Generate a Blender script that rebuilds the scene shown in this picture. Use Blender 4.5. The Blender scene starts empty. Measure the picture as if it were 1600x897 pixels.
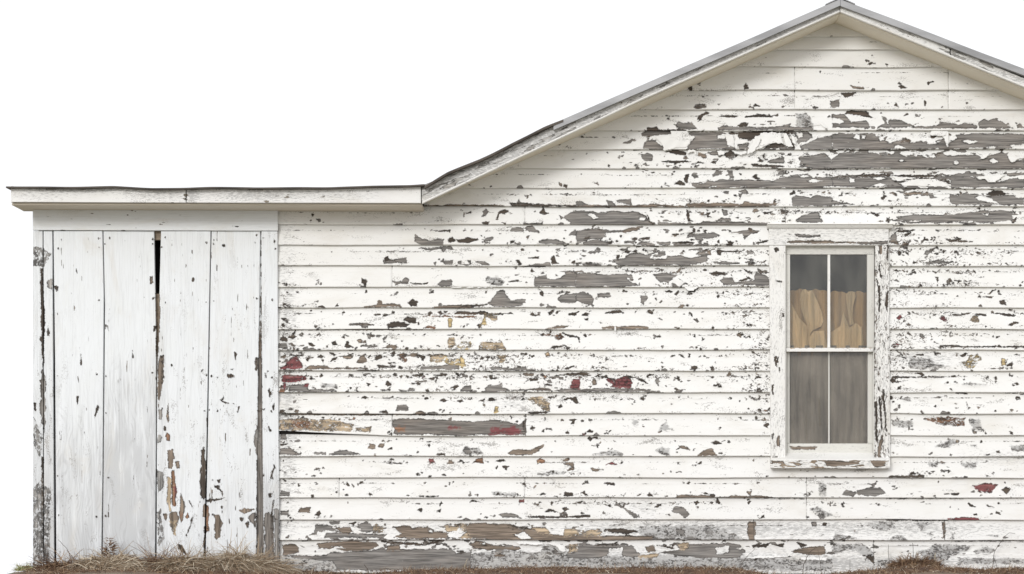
# ---- wear of the paint, board by board (positions on the wall itself, 250 units per metre) ----
ZONES = dict(A=(1000,160,5.333), B=(1300,160,5.333), C=(600,310,5.333), D=(900,310,5.333),
             E=(436,470,5.333), F=(720,470,5.333), G=(436,630,5.333), H=(720,630,5.333),
             I=(436,780,5.333), J=(720,780,5.333), K=(1000,780,5.333), L=(1300,780,5.333),
             M=(1000,630,5.338), N=(1380,480,5.341), O=(230,560,5.338), Q=(230,720,5.276),
             R=(1180,330,3.093), S=(1180,600,3.019), U=(960,0,4.485), V=(1280,0,4.484),
             W=(0,270,2.718), X=(0,580,2.829), P=(0,0,1.0), Y=(800,280,2.8025), Z=(1190,340,4.076),
             z=(1190,540,4.076), T=(600,150,3.9))
WEAR = """
A g 285,190 320,165 350,175 400,175 440,185 480,225 330,230
A d 445,45 470,30 540,20 548,45 480,60
A d 470,150 545,75 575,90 500,150
A d 650,118 730,112 815,122 730,128
A d 880,125 980,105 1110,112 1100,124 960,122
A G 1295,90 1370,95 1420,130 1435,215 1300,215
A g 1190,195 1255,180 1250,205 1200,212
A d 810,200 850,172 900,180 890,205 830,210
A g 650,215 700,200 800,210 1050,215 1180,205 1440,215 1440,232 650,232
A d 60,215 140,213 160,235 380,235 380,242 60,240
A g 10,262 50,240 130,235 260,240 255,262 130,275 20,285
A g 30,350 60,315 100,305 135,325 150,350 195,365 195,400 30,395
A g 400,240 640,248 720,262 730,300 740,395 420,395 390,380 430,320 455,285 405,275
A w 640,280 700,265 725,290 700,312 645,305
A d 730,250 900,245 1100,235 1280,240 1280,262 1180,255 1020,262 960,300 900,320 820,300 815,265 740,268
A g 810,355 905,340 890,385 820,395
A w 790,275 830,320 900,330 860,350 810,350 800,395 785,390
A d 1040,372 1110,345 1150,350 1180,345 1220,380 1060,385
A d 1225,260 1240,262 1282,380 1270,380
A g 1280,240 1400,240 1440,290 1400,320 1330,340 1310,300
A w 1300,255 1350,250 1360,290 1320,300
A g 1335,370 1420,330 1500,300 1600,275 1600,395 1340,395
A d 220,412 290,395 380,415 385,445 300,432
A g 20,430 60,418 105,440 100,480 50,495 20,470
A b 480,415 545,430 565,465 530,475 480,440
A g 560,420 640,405 700,415 690,440 600,440
A d 700,425 760,398 790,420 760,450 720,460
A d 180,495 300,492 420,498 300,506 180,502
A d 285,520 300,500 370,492 400,500 310,508
A d 420,520 490,500 540,508 480,512
A d 590,505 610,492 640,492 625,510
A g 1310,460 1400,455 1440,440 1530,432 1580,455 1600,480 1600,552 1290,545 1380,520 1340,490
A g 1060,500 1090,485 1200,465 1198,508 1090,510
A d 980,502 1000,475 1025,498
A d 930,520 1190,535 1190,545 940,540
A d 285,685 330,655 380,680 370,695
A d 370,650 380,610 410,600 390,680
A g 425,605 450,590 485,625 455,635
A g 600,620 640,570 685,572 680,600
A g 725,570 770,575 780,630 750,640
A g 430,690 560,655 620,660 700,640 750,648 900,650 1050,655 1110,660 1150,640 1250,620 1400,600 1440,630 1600,620 1600,720 470,718
A w 470,690 520,680 600,650 560,652
A w 580,702 640,700 630,710
A w 830,712 860,700 890,705 880,716
A w 1320,612 1400,605 1410,625 1340,630
A w 1500,600 1560,615 1520,622
A w 1390,660 1440,645 1530,655 1440,672
A w 1520,705 1600,700 1600,715 1530,716
A d 935,625 965,600 975,630 1005,640 960,645
A g 820,740 880,730 900,760 870,765
A g 820,760 845,765 830,800
A g 1265,790 1300,778 1390,785 1420,800 1460,775 1600,795 1600,868 1270,865
A b 380,860 400,845 480,850 520,838 560,852 640,840 800,850 810,866 380,866
A b 850,860 865,830 950,845 1100,850 1150,862
A b 60,862 110,848 150,860
A d 1255,760 1270,750 1285,762 1265,768
A d 410,800 425,830 415,835
B g 0,100 100,100 150,170 280,155 320,215 0,215
B w 0,130 60,135 105,165 60,182 0,175
B d 105,95 130,70 280,70 320,110 355,138 250,118 180,105
B w 145,130 250,118 330,140 250,160 160,165
B g 420,125 445,130 470,180 500,215 370,215 440,180
B g 470,160 500,145 580,150 660,190 700,212 490,215
B d 595,118 620,95 650,95 610,110
B g 700,205 850,205 930,170 1000,180 1050,195 1110,175 1200,200 1200,220 700,220
B g 1215,180 1230,160 1260,145 1300,155 1340,140 1380,145 1410,160 1500,220 1225,220
B g 1535,200 1555,182 1600,215 1540,218
B g 0,265 150,262 350,265 380,300 400,335 430,320 470,345 510,330 600,305 650,345 740,320 800,350 860,355 930,310 960,375 1030,270 1200,262 1600,265 1600,350 1400,372 1000,385 760,390 0,395
B w 170,300 200,265 235,275 230,315
B w 245,275 280,280 270,310 250,305
B w 400,280 440,285 430,320 400,335 385,310
B w 455,280 660,275 790,300 740,322 655,345 640,310 600,302 520,330 470,350
B w 780,315 840,315 875,350 790,352
B w 970,320 1020,275 1045,305 1000,328
B w 1075,325 1130,315 1215,330 1140,352
B w 515,365 560,358 610,388 520,388
B d 580,320 610,302 650,320 640,335 590,332
B g 0,465 60,430 200,420 330,420 420,440 510,435 530,400 560,430 620,455 680,435 800,468 900,455 1080,440 1200,440 1240,470 1330,440 1400,420 1460,430 1480,500 1600,470 1600,555 0,555
B w 545,490 580,480 610,495 570,500
B e w 1030 507 26 18
B w 1300,485 1340,470 1385,500 1330,515
B w 1225,480 1260,430 1330,420 1290,460
B w 640,435 720,440 700,452
B d 0,625 150,610 300,605 480,602 490,618 300,622 150,625 0,632
B g 0,635 300,622 480,620 530,665 600,700 250,715 0,700
B w 340,635 400,625 450,640 380,648
B w 145,635 180,640 190,670 150,670
B w 325,700 380,680 460,690 400,712
B d 480,615 600,610 720,612 870,608 870,622 740,625 600,625
B d 500,655 560,665 620,640 720,632 860,636 980,660 1010,690 880,650 720,640 620,650
B g 1000,650 1050,625 1150,615 1230,640 1280,650 1360,675 1600,620 1600,718 990,712 960,690
B w 1200,628 1250,632 1240,650 1205,645
B w 1530,620 1600,612 1600,645 1550,642
B g 970,800 985,765 1050,770 1120,762 1200,768 1280,790 1350,775 1400,770 1600,790 1600,855 1130,858 1000,850
B w 1190,795 1250,785 1330,810 1380,845 1300,840 1220,820
B d 1285,772 1340,735 1410,735 1440,770 1340,780
B w 1510,775 1600,760 1600,800 1530,798
B g 1450,605 1520,590 1600,590 1600,600 1480,620
B b 600,755 680,750 750,752 740,768 610,768
B g 0,822 60,838 180,852 0,858
C g 255,360 265,290 300,320 320,345 340,335 370,350 430,345 500,348 490,398 320,398
C g 290,420 370,418 430,415 480,405 550,392 590,425 530,425 500,450 470,425 400,435
C g 0,520 80,520 120,505 190,500 195,540 100,540 0,548
C d 10,500 30,490 40,510 90,515 90,525 10,522
C g 420,540 440,535 430,560
C g 470,525 575,520 575,555 520,555
C g 620,525 650,520 640,545 700,555 720,545 690,520 720,520 730,550 690,560 620,552
C g 770,530 840,528 880,555 820,560
C d 1100,520 1125,520 1150,555 1130,560
C g 1150,570 1220,555 1350,570
C g 1060,50 1100,45 1125,12 1150,40 1200,60 1300,66 1060,58
C g 815,155 835,100 860,90 872,110 850,145
C d 950,120 1000,95 1040,105 1010,130 960,130
C d 940,180 955,120 965,125 950,180
C d 1295,120 1330,90 1345,115 1375,125 1340,140
C d 1320,75 1335,80 1340,110 1328,110
C e d 850 210 28 10
C d 985,205 1010,210 1025,195 1010,225
C g 1165,212 1310,212 1325,195 1315,222 1170,222
C g 1180,240 1240,235 1300,290 1200,280
C g 1480,165 1550,150 1580,110 1600,110 1600,232 1560,200
C d 375,262 480,270 555,265 545,276 460,278
C d 530,350 570,325 600,360 560,370
C d 610,350 700,330 790,345 700,375 620,368
C g 820,370 850,335 915,325 910,345 870,355
C g 1045,275 1070,245 1165,245 1165,275
C g 1290,360 1380,345 1450,355 1540,385 1400,380 1290,378
C g 1545,310 1560,280 1600,262 1600,312
C g 80,695 150,690 175,660 215,668 210,715 90,712
C d 215,705 330,715 370,700 360,722 240,715
C g 440,730 480,690 560,682 570,725 510,735
C G 840,685 870,655 910,665 935,650 1005,695 980,728 920,722
C d 1030,692 1100,685 1150,690 1050,702
C g 1255,735 1255,655 1350,638 1360,670 1430,690 1500,640 1510,612 1600,625 1600,738
C g 870,890 920,820 950,780 1010,770 1030,820 1060,850 1180,840 1180,870 1060,890
C g 1450,840 1500,800 1600,790 1600,880 1480,870
C d 200,875 240,840 280,865 250,890
C e d 1155 428 14 9
C d 1200,498 1290,492 1290,500 1210,502
C d 1380,510 1420,480 1430,515 1460,545 1400,550
C d 1050,40 1480,64 1600,60 1600,70 1060,68
C b 320,66 600,60 1000,60 1000,70 320,70
D g 0,120 50,100 110,125 190,175 240,120 300,112 520,115 570,145 600,190 660,245 0,235
D w 110,130 150,135 190,168 130,172
D w 510,178 530,160 580,165 575,188 530,192
D d 570,125 605,160 610,195 650,210 660,250 640,230 600,205 595,160
D g 680,205 880,210 930,220 1020,218 1060,200 1250,198 1600,215 1600,238 680,236
D b 0,68 100,60 300,66 600,60 620,50 700,62 920,68 960,45 1110,50 1200,40 1330,52 1390,55 1600,50 1600,72 0,76
D g 0,35 40,25 95,60 10,60
D g 255,20 300,30 330,62 270,62
D g 340,20 460,0 470,60 350,40
D d 920,90 935,110 945,180 970,195 930,195 925,120
D d 1085,125 1120,122 1105,150 1130,160 1095,160
D g 1185,180 1210,168 1280,170 1280,190 1190,190
D d 1270,132 1300,126 1295,138
D d 1560,120 1600,118 1600,135 1570,132
D g 0,270 80,260 220,258 270,268 380,262 380,285 250,290 180,340 100,345 40,370 0,385
D b 380,270 440,250 530,243 525,262 450,280 400,288
D g 155,340 200,305 230,295 250,330 180,355
D g 60,370 150,350 260,365 260,392 60,390
D d 65,340 100,318 105,335 75,345
D d 460,335 510,330 505,350 465,350
D d 530,335 615,325 610,345 550,350
D g 400,365 490,358 480,378 410,378
D g 515,390 545,365 590,365 630,392
D g 690,385 700,372 780,368 780,388
D d 830,370 900,365 980,372 980,380 840,380
D g 920,335 950,300 1080,295 1150,285 1200,310 1140,335 1060,330 1050,355 990,350 1000,318
D d 870,300 990,290 990,250 975,250 975,285
D g 1300,285 1350,278 1440,265 1480,262 1535,270 1520,298 1450,305 1400,345 1380,300
D d 1435,255 1460,250 1490,275 1535,268 1520,290 1480,305 1440,290
D d 1190,375 1260,360 1310,370 1300,400 1270,410 1240,380
D d 1500,375 1600,350 1600,362 1520,380
D g 300,515 400,500 460,465 500,455 600,480 620,510 750,505 760,480 880,480 960,500 1020,490 1090,470 1090,540 900,555 340,560
D g 1000,465 1040,440 1090,465 1060,480
D d 1175,440 1190,430 1215,435 1205,475 1185,470
D d 1215,440 1380,440 1380,446 1215,447
D g 645,475 690,465 700,445 740,445 745,470 700,490 650,488
D d 335,475 365,475 360,505 340,505
D g 1180,540 1220,530 1360,540 1360,548 1190,550
D d 0,545 120,538 180,545 0,550
D d 390,430 400,455 390,460
D d 480,450 500,428 515,440 495,455
D g 1420,510 1480,510 1460,525
D g 0,625 180,630 240,640 400,628 470,645 475,665 440,690 540,735 0,742
D w 220,618 265,618 260,632 225,632
D w 420,665 445,660 450,682 425,684
D g 630,632 730,625 850,638 800,680 770,705 700,700
D g 800,720 810,690 850,672 910,712 860,745 820,748
D d 1110,625 1170,615 1260,630 1240,638 1130,634
D g 1195,690 1220,660 1300,665 1320,700 1600,670 1600,720 1240,722
D d 1355,690 1430,662 1500,690 1440,672 1370,695
D d 1400,590 1450,620 1470,640 1410,605
D d 905,745 960,712 1020,745 980,775 930,775
D w 930,745 965,730 990,745 960,760
D g 0,790 60,780 110,800 150,840 130,890 40,880 0,850
D g 180,800 280,790 290,820 200,825
D g 530,870 540,820 580,800 600,830 560,890
D d 740,775 780,765 810,780 790,788
D d 820,800 860,765 855,790 835,815
D d 660,830 675,830 670,850
E b 710,45 770,45 820,40 830,0 860,0 870,30 950,25 1020,50 1020,58 710,58
E d 1070,20 1150,5 1150,45 1100,45
E b 1280,55 1400,40 1600,40 1600,60 1290,66
E d 190,45 210,42 205,55
E d 310,55 360,45 380,58
E d 470,50 490,30 500,50
E g 585,195 740,185 740,225 700,225 690,205 590,205
E d 650,195 795,198 790,207 700,205
E d 795,118 840,112 850,122 800,124
E d 870,128 885,112 920,125
E e d 952 98 13 9
E d 1245,105 1265,88 1285,105 1265,115
E d 1320,95 1350,88 1360,105 1340,108
E d 1380,90 1405,90 1390,105
E d 1460,100 1500,92 1600,95 1600,115 1480,112
E o 1200,130 1400,126 1600,132 1600,140 1400,136
E d 900,205 960,175 1040,185 1090,200 1060,220 920,222
E d 1030,160 1070,135 1140,150 1150,190 1090,190
E y 1410,150 1440,150 1440,225 1415,225
E o 1210,228 1260,212 1310,225 1300,236
E b 20,235 400,232 800,236 1200,238 1200,242 20,242
E d 10,320 40,290 70,310 60,345 20,345
E d 70,300 110,290 150,305 110,320
E d 240,355 270,350 300,375 290,388 260,375
E d 395,380 415,368 405,395
E d 445,350 475,340 490,375 455,370
E d 525,305 545,298 550,312
E d 550,385 565,340 580,330 590,360 612,375 580,390
E b 655,330 680,320 700,340 725,335 730,355 665,350
E g 680,385 690,372 820,378 810,390
E b 910,385 940,372 980,375 985,392 920,396
E g 0,360 60,360 70,395 0,395
E t 1400,350 1420,310 1460,315 1475,370 1440,395 1410,390
E y 1480,395 1500,350 1600,345 1600,400
E r 60,560 65,510 110,470 150,465 180,500 200,530 200,560 150,572
E r 20,560 60,540 60,570 20,570
E d 90,455 170,452 200,462 150,466
E d 230,490 250,470 290,475 260,480 240,500
E d 320,470 350,450 380,470 350,480
E d 355,490 375,495 370,515
E d 430,440 450,433 480,450 460,458
E d 420,520 450,480 490,470 480,490 440,505
E b 525,460 560,460 620,460 600,485 540,478
E b 650,515 670,460 700,445 735,480 740,505 700,525
E d 740,475 770,450 755,475
E d 800,470 850,455 870,480 810,495
E o 1000,480 1010,448 1060,445 1065,510 1040,515 1010,490
E d 1000,452 1040,440 1075,450 1040,455
E b 1090,455 1110,438 1150,440 1140,465
E d 1160,460 1220,460 1200,500 1180,475
E t 1255,510 1265,465 1240,455 1360,450 1390,465 1370,500 1330,520
E d 1240,452 1360,447 1360,456 1250,460
E y 1370,500 1400,455 1450,500 1500,480 1540,475 1550,530 1500,550 1400,535
E g 1350,550 1370,540 1500,550 1500,572 1190,572 1190,558
E b 240,560 260,545 400,545 420,562 700,560 720,552 740,568 240,570
E d 820,540 860,540 900,550 970,545 970,560 840,560
E d 910,520 970,515 970,524 920,527
E e d 957 436 12 14
E r 25,660 40,620 210,625 240,660 140,680 40,685
E r 200,720 220,695 250,690 240,725
E o 5,765 15,740 55,740 50,760
E r 40,690 60,690 55,740 45,740
E g 90,710 200,700 250,740 440,735 480,755 240,762 80,750
E G 350,690 480,700 490,730 360,720
E d 1110,622 1140,615 1200,618 1150,632
E d 1290,620 1375,612 1360,628
E d 1240,650 1290,645 1290,660
E d 735,690 760,695 745,715
E d 885,700 905,672 935,700 910,712
E d 850,745 935,740 930,748
E g 1000,745 1080,750 1090,730 1135,735 1130,755 1010,755
E d 1110,695 1180,688 1170,700
E d 1440,720 1480,705 1500,715 1460,740
E g 1520,750 1540,715 1600,710 1600,760
E d 690,812 720,798 750,812
E d 930,808 950,795 955,812
E e d 1230 815 16 9
E d 1345,830 1370,812 1395,832 1420,828 1380,842
E d 1490,838 1530,822 1535,835 1510,845
F g 230,20 280,0 500,0 520,40 450,50 270,50
F d 0,48 60,36 110,48 110,58 0,58
F d 60,40 220,30 200,45 80,48
F d 20,98 50,92 60,108 100,95 160,95 190,88 250,105 350,112 350,120 200,112 20,112
F t 195,120 240,110 310,120 300,175 270,170 230,140
F o 0,128 100,132 130,135 0,140
F y 170,200 200,130 215,200
F d 390,110 420,97 445,118 425,105
F d 580,120 600,100 615,125
F d 620,125 650,110 665,125
F d 725,100 750,115 735,125
F d 905,105 965,98 960,118 910,122
F d 1015,120 1040,103 1068,110 1050,126
F d 1205,105 1260,85 1330,80 1350,98 1260,105
F d 1545,95 1570,80 1600,92 1595,112
F d 1030,150 1065,148 1060,172
F b 710,236 800,212 920,208 860,225 790,236
F b 1180,228 1260,215 1300,222 1480,212 1560,225 1560,232 1180,236
F d 660,288 690,275 705,288
F o 705,285 740,268 780,290 830,270 860,295 830,330 800,330 780,298
F d 850,262 990,310 990,350 975,315 900,290 860,275
F d 790,395 750,400 770,380 850,382
F y 0,385 50,345 100,360 80,410 0,410
F t 150,410 170,345 230,350 340,345 370,385 370,410
F d 60,305 100,310 70,315
F y 0,470 30,490 40,550 0,560
F t 295,455 380,455 375,490 345,530 320,520 325,480
F e d 182 477 15 9
F e d 540 446 14 8
F g 250,560 320,553 400,570 540,550 550,572 620,578 620,585 260,575
F d 805,562 812,545 820,565
F d 865,570 945,540 940,550 880,572
F b 520,605 610,605 600,625 530,625
F d 640,620 690,612 680,625
F d 230,620 255,620 265,645 310,645 250,655
F g 200,740 230,710 350,688 345,720 400,745 750,740 750,750 220,760
F b 580,738 690,730 745,735 745,748 600,750
F d 570,655 640,650 640,665 580,668
F d 690,690 755,700 750,710 700,705
F r 905,735 930,660 980,655 1000,740
F b 1095,680 1110,655 1130,665 1135,700 1105,705
F r 1200,645 1280,652 1380,632 1425,660 1430,690 1410,740 1290,735
F d 790,625 900,605 1030,600 1080,625 950,618
F d 1170,635 1210,620 1230,645 1300,650 1380,628 1470,640 1380,645 1280,658
F d 1470,650 1500,650 1570,705 1540,700
F g 800,748 880,738 1010,742 1150,732 1400,738 1580,745 1580,755 820,758
F d 220,832 260,808 300,830 270,838
F d 150,838 190,825 195,840
F t 555,825 600,802 700,802 735,850 740,896 690,896 650,860
F d 500,828 520,812 545,828
F d 835,825 880,805 930,810 960,792 965,815 1000,860 940,840 900,825
F d 1185,815 1210,805 1200,820
F d 1380,800 1410,828 1395,828
G g 980,60 990,20 1060,15 1080,60
G b 1120,92 1150,72 1190,68 1220,92
G b 20,92 200,80 500,90 800,88 1600,92 1600,98 20,98
G d 10,60 40,50 45,90 10,90
G d 835,72 900,65 910,82 840,82
G t 5,220 5,150 80,140 200,125 300,140 400,135 520,150 620,180 600,240 200,225
G o 100,200 110,140 270,150 250,210
G t 680,205 770,190 770,245 640,235 640,215
G d 160,118 210,115 200,125
G d 360,120 380,118 375,126
G n 950,145 980,130 1060,128 1600,150 1600,270 960,262
G r 1405,215 1430,195 1520,195 1520,212 1430,220
G o 965,210 1000,200 1050,205 1040,240 980,245
G g 10,300 20,260 60,258 60,300
G d 10,340 75,338 60,346 20,348
G g 295,425 300,410 390,415 395,428
G g 420,430 500,395 560,395 680,428
G g 0,430 20,380 100,380 170,428
G b 745,375 760,340 800,350 800,380
G b 830,365 850,338 880,342 865,368
G d 905,385 945,368 940,378 920,388
G d 1310,432 1330,420 1380,420 1390,436
G g 1530,400 1560,370 1600,380 1600,425 1550,425
G d 1240,345 1260,340 1250,360
G d 1230,322 1270,318 1265,328
G d 925,470 940,460 955,472
G r 1240,492 1255,468 1285,468 1298,495
G b 1400,510 1420,475 1440,475 1465,512 1430,500
G d 328,545 340,550 338,562
G d 900,498 1030,496 1030,502 900,503
G d 280,608 300,602 310,610
G g 10,770 20,730 90,740 90,770
G d 1160,772 1330,775 1330,780 1180,780
H y 280,85 290,30 310,30 310,80
H t 590,0 740,0 740,60 700,65 640,20
H d 560,80 640,72 740,70 720,84 570,88
H n 0,155 220,150 280,138 350,155 520,175 540,265 0,270
H r 240,230 260,200 450,198 520,225 500,262 250,262
H d 515,160 540,135 552,130 540,160 545,262 530,262 525,190
H d 905,140 965,135 950,148 940,170 920,172 930,150
H e d 845 142 11 8
H e d 1014 148 11 8
H G 1430,165 1440,145 1475,148 1475,180 1445,185
H d 580,210 595,195 600,225
H d 675,235 695,222 690,248
H d 870,250 885,232 898,252
H d 1045,245 1070,225 1100,235 1095,245
H d 1200,255 1215,245 1228,256
H G 10,410 40,370 160,375 180,425 40,428
H b 395,420 440,390 600,385 680,345 700,350 650,400 590,428 420,432
H G 1100,430 1200,405 1280,395 1350,425 1340,442
H d 1060,295 1075,275 1090,300 1080,315
H d 1090,290 1130,280 1160,295
H d 1090,352 1150,350 1140,375 1130,358
H o 95,500 150,460 180,460 190,505 140,490
H d 300,480 360,465 370,485 320,490
H d 285,545 305,525 305,552
H d 350,525 400,525 380,560
H o 635,475 665,460 705,488 680,500 650,492
H b 845,475 890,462 895,482 860,488
H b 850,500 940,490 950,550 880,570 920,530
H r 1210,510 1260,495 1300,508
H b 1085,545 1140,550 1190,552 1130,568 1095,562
H G 640,590 760,575 880,570 860,590 700,602
H d 1190,672 1230,658 1270,665 1280,680
H G 265,745 310,732 350,750 460,750 455,772 390,775 320,765 280,770
H d 860,770 870,748 930,750 935,774
H d 1000,750 1030,735 1040,755 1060,775
H d 1355,775 1370,750 1360,775
H d 1465,775 1500,750 1490,770
H d 1550,770 1570,745 1600,765 1600,780
H r 490,805 530,805 530,828 492,826
H d 75,828 100,808 180,828 120,820
I b 165,110 180,75 262,70 262,108
I d 305,130 340,95 355,125 330,142
I g 20,100 80,95 80,130 20,130
I d 1155,90 1190,78 1190,110
I d 1310,100 1350,80 1345,108
I g 295,215 350,205 450,225 440,240 520,280 580,290 900,290 880,320 380,320 400,270 310,270
I t 790,225 870,225 870,270 790,290
I b 460,230 600,235 620,270 580,285 520,280
I g 420,190 505,185 500,205 430,208
I d 580,200 640,190 620,215
I g 650,210 700,190 770,210 790,270 700,280 660,240
I b 945,230 1090,215 1110,240 1240,230 1300,268 1410,275 1400,325 960,322 1030,290
I t 1385,230 1500,225 1480,265 1400,270
I t 1490,205 1600,195 1600,330 1500,320 1540,270
I w 1245,262 1270,255 1280,280 1255,280
I w 1400,285 1550,278 1520,320 1410,320
I w 375,262 420,255 510,280 420,285
I w 600,250 650,230 690,250 640,270
I b 35,385 100,370 170,395 175,450 30,470
I b 320,370 440,355 620,345 810,355 830,395 760,420 640,440 450,410 340,410
I w 440,395 520,392 560,412 480,410
I g 20,470 400,470 440,440 540,440 820,420 1000,420 1600,415 1600,590 500,590 450,520 200,500
I b 900,390 1000,385 1010,420 900,430
I d 850,345 1000,360 1200,370 1300,350 1340,345 1320,370 1150,385 1000,372 860,355
I w 1380,350 1540,345 1600,380 1520,400 1400,380
I w 1440,420 1560,405 1590,440 1480,450
I w 830,400 870,385 880,405
I d 1480,432 1540,430 1530,440
I G 20,480 550,490 560,600 20,600
J d 700,110 730,85 750,80 810,105 750,100
J d 845,78 880,65 900,80 870,95
J d 945,38 1000,15 1020,15 1000,32
J g 320,130 380,115 480,135 495,150 350,152
J d 550,145 700,140 900,145 1080,130 1080,150 700,155 560,152
J g 1280,45 1310,30 1380,80 1500,150 1440,155 1370,90
J d 1220,55 1240,48 1260,68
J d 1380,40 1400,28 1395,42
J b 40,230 100,195 300,210 400,205 500,245 600,250 760,290 860,300 1600,310 1600,350 300,345 60,320
J t 590,235 700,235 750,285 700,280 630,262
J t 860,290 870,250 970,260 980,285 900,300
J t 1010,275 1100,255 1165,275 1160,300 1030,300
J d 1200,248 1330,248 1480,270 1380,285 1260,275
J d 400,220 560,240 560,250 430,235
J w 440,290 530,265 600,328 500,330
J w 0,190 200,180 400,190 420,205 300,200 100,200
J b 70,380 130,345 260,375 400,395 540,400 480,430 300,420 200,425 90,400
J w 160,370 200,360 210,388
J w 250,380 330,362 370,370 280,385
J G 0,470 100,450 300,430 450,430 680,450 690,390 740,375 820,390 860,440 900,430 900,560 0,590
J t 900,440 905,380 985,375 970,440
J g 990,380 1180,375 1270,375 1310,370 1340,400 1240,440 1220,480 960,500 870,470 950,440
J G 960,470 1220,480 1600,470 1600,560 900,545
J g 1340,440 1380,380 1420,385 1480,450 1500,480 1340,480
J w 1230,420 1340,405 1330,470 1235,475
J w 1440,400 1560,440 1480,455
J d 1120,370 1260,375 1310,350 1270,385 1160,382
J w 900,522 1090,518 1090,526
J w 890,550 960,550 950,560
J b 290,465 370,462 360,475 300,478
J w 700,360 860,380 900,430 860,455 800,420
J w 470,350 680,360 680,450 520,448
K g 265,100 290,60 370,70 410,120 370,160 330,125
K d 120,68 150,48 175,50 140,72
K G 0,225 400,215 640,225 800,300 900,340 0,345
K g 180,275 230,260 240,285
K g 300,250 380,260 360,295 310,290
K b 905,190 958,190 958,345 910,345 890,270
K t 320,370 410,365 400,430 330,425
K b 50,400 110,385 130,430 70,445
K g 410,380 660,370 740,360 830,380 880,440 820,490 500,490 300,470 180,440 400,420
K w 630,405 745,385 735,450 640,455
K w 800,405 860,400 840,425
K d 140,380 200,390 280,400 260,412
K d 930,385 1080,375 1050,400 940,405
K d 1110,380 1200,370 1190,400
K b 1240,435 1400,400 1540,390 1550,470 1380,460
K w 820,495 900,450 1200,465 1340,460 1100,490
K G 0,520 300,500 800,500 1600,500 1600,590 0,590
K w 270,520 300,515 310,555 275,555
K w 500,530 600,535 640,565 560,560
K w 340,520 390,520 385,550
K w 1320,485 1580,490 1560,512 1330,505
K w 1310,545 1600,530 1600,560 1340,565
K t 0,470 160,450 140,480 0,490
K d 1310,360 1390,380 1340,400
K G 1420,80 1480,60 1600,140 1500,160
K d 1380,150 1400,140 1410,152
K g 1430,190 1470,190 1465,220 1440,220
L r 960,165 1100,150 1210,160 1230,178 1050,178
L d 450,172 600,160 610,168 960,170 960,178 460,178
L G 300,195 500,190 560,230 450,260 350,240
L G 680,190 850,190 740,260
L G 790,290 830,270 830,320
L G 480,340 520,305 580,305 620,345
L b 918,195 940,195 935,322 920,322
L G 0,340 20,290 150,310 200,325 20,330
L G 980,330 1000,280 1010,330
L G 0,360 100,380 230,375 290,390 340,440 340,510 280,490 200,430 100,430 0,450
L w 0,500 30,450 120,415 200,420 280,500 200,560 0,560
L d 255,475 345,470 345,540 310,495
L G 860,375 1000,380 1150,390 1130,420 1000,460 850,440 820,410
L G 720,430 860,420 1000,450 960,510 740,510
L G 1180,430 1290,390 1350,420 1300,450 1200,450
L G 1040,490 1350,490 1600,500 1600,540 1040,545
L G 1000,330 1600,320 1600,352 1000,352
L G 370,520 450,510 570,530 560,550 380,550
L G 930,232 1030,238 1030,244 940,240
L d 1280,45 1350,70 1300,60
L d 1130,30 1190,65 1150,60
L G 1280,300 1380,300 1370,312
M G 165,220 190,180 220,150 240,200 280,225 200,235
M G 130,395 180,365 240,385 245,440 180,430
M b 320,355 380,360 415,388 350,378
M b 480,435 520,405 560,385 600,385 640,435
M d 590,330 640,315 680,340 640,345
M e d 742 325 14 11
M d 660,420 685,415 680,430
M d 430,518 470,514 465,522
M b 310,775 350,768 450,772 540,765 620,785 740,780 760,770 830,778 910,778 1000,775 1120,792 300,790
M d 515,750 540,742 585,765 540,762
M d 60,765 75,745 90,768
M d 390,665 410,655 425,668
N r 110,90 135,65 155,85 130,105
N r 470,95 500,70 530,110 510,130 480,110
N t 720,110 740,70 790,75 800,125 750,130
N d 580,60 600,72 700,50 730,48 650,68
N d 760,60 860,62 855,75 800,72
N d 930,55 970,50 1100,70 1090,78 1000,68
N d 1040,150 1090,125 1130,130 1060,158
N d 480,322 600,320 640,330 1175,328 1175,336 640,336
N d 640,405 680,385 700,390 660,415
N y 650,455 690,450 730,400 760,405 785,385 800,400 820,430 790,470 740,515 690,505
N G 200,490 220,435 300,420 400,440 450,480 560,500 400,515 220,510
N d 270,400 330,385 330,405
N d 430,385 480,382 480,390
N y 985,430 1010,430 1010,480 985,485
N b 840,512 1035,510 1035,516
N d 130,408 200,425 190,432
N G 660,645 720,630 850,648 700,655
N d 510,635 545,625 545,640
N d 70,625 200,612 70,632
N d 70,585 700,576 700,582 70,590
N d 270,555 320,550 350,575
N d 600,718 650,700 700,722 650,725
N d 1020,718 1080,700 1120,720
N G 150,765 220,755 230,785 170,780
R d 670,95 740,95 770,92 710,105
R g 655,120 680,100 680,150 655,150
R d 930,140 1000,145 1050,148 1000,152 935,150
R g 820,250 880,240 960,252 830,255
R d 855,290 880,295 870,300
R d 870,320 885,320 880,345
R d 1100,415 1150,412 1140,422
R d 1180,435 1200,430 1210,455 1185,450
R g 655,45 760,15 900,20 1100,0 1240,0 1240,45 1140,58 720,58
R w 1090,15 1130,8 1120,25
R w 700,48 800,45 780,56
R w 930,52 1050,50 1050,58
R g 190,50 230,20 300,5 330,55 200,60
R d 560,8 600,20 590,28
R g 0,295 65,320 75,360 0,365
S g 410,520 430,500 475,515 460,530
S g 470,510 520,492 590,490 615,515 560,530 490,525
S G 630,530 800,530 980,538 980,542 620,542
S r 1020,480 1090,470 1140,478 1110,515 1080,520
S d 1155,500 1180,485 1205,495 1180,520
S d 890,518 960,515 950,525
S o 795,165 860,158 990,160 980,200 880,195
S G 1010,165 1060,170 1070,225 1020,220
S G 640,170 740,180 740,205 650,200
S G 850,295 910,262 960,268 900,300
S G 1015,290 1040,288 1050,305
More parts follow.
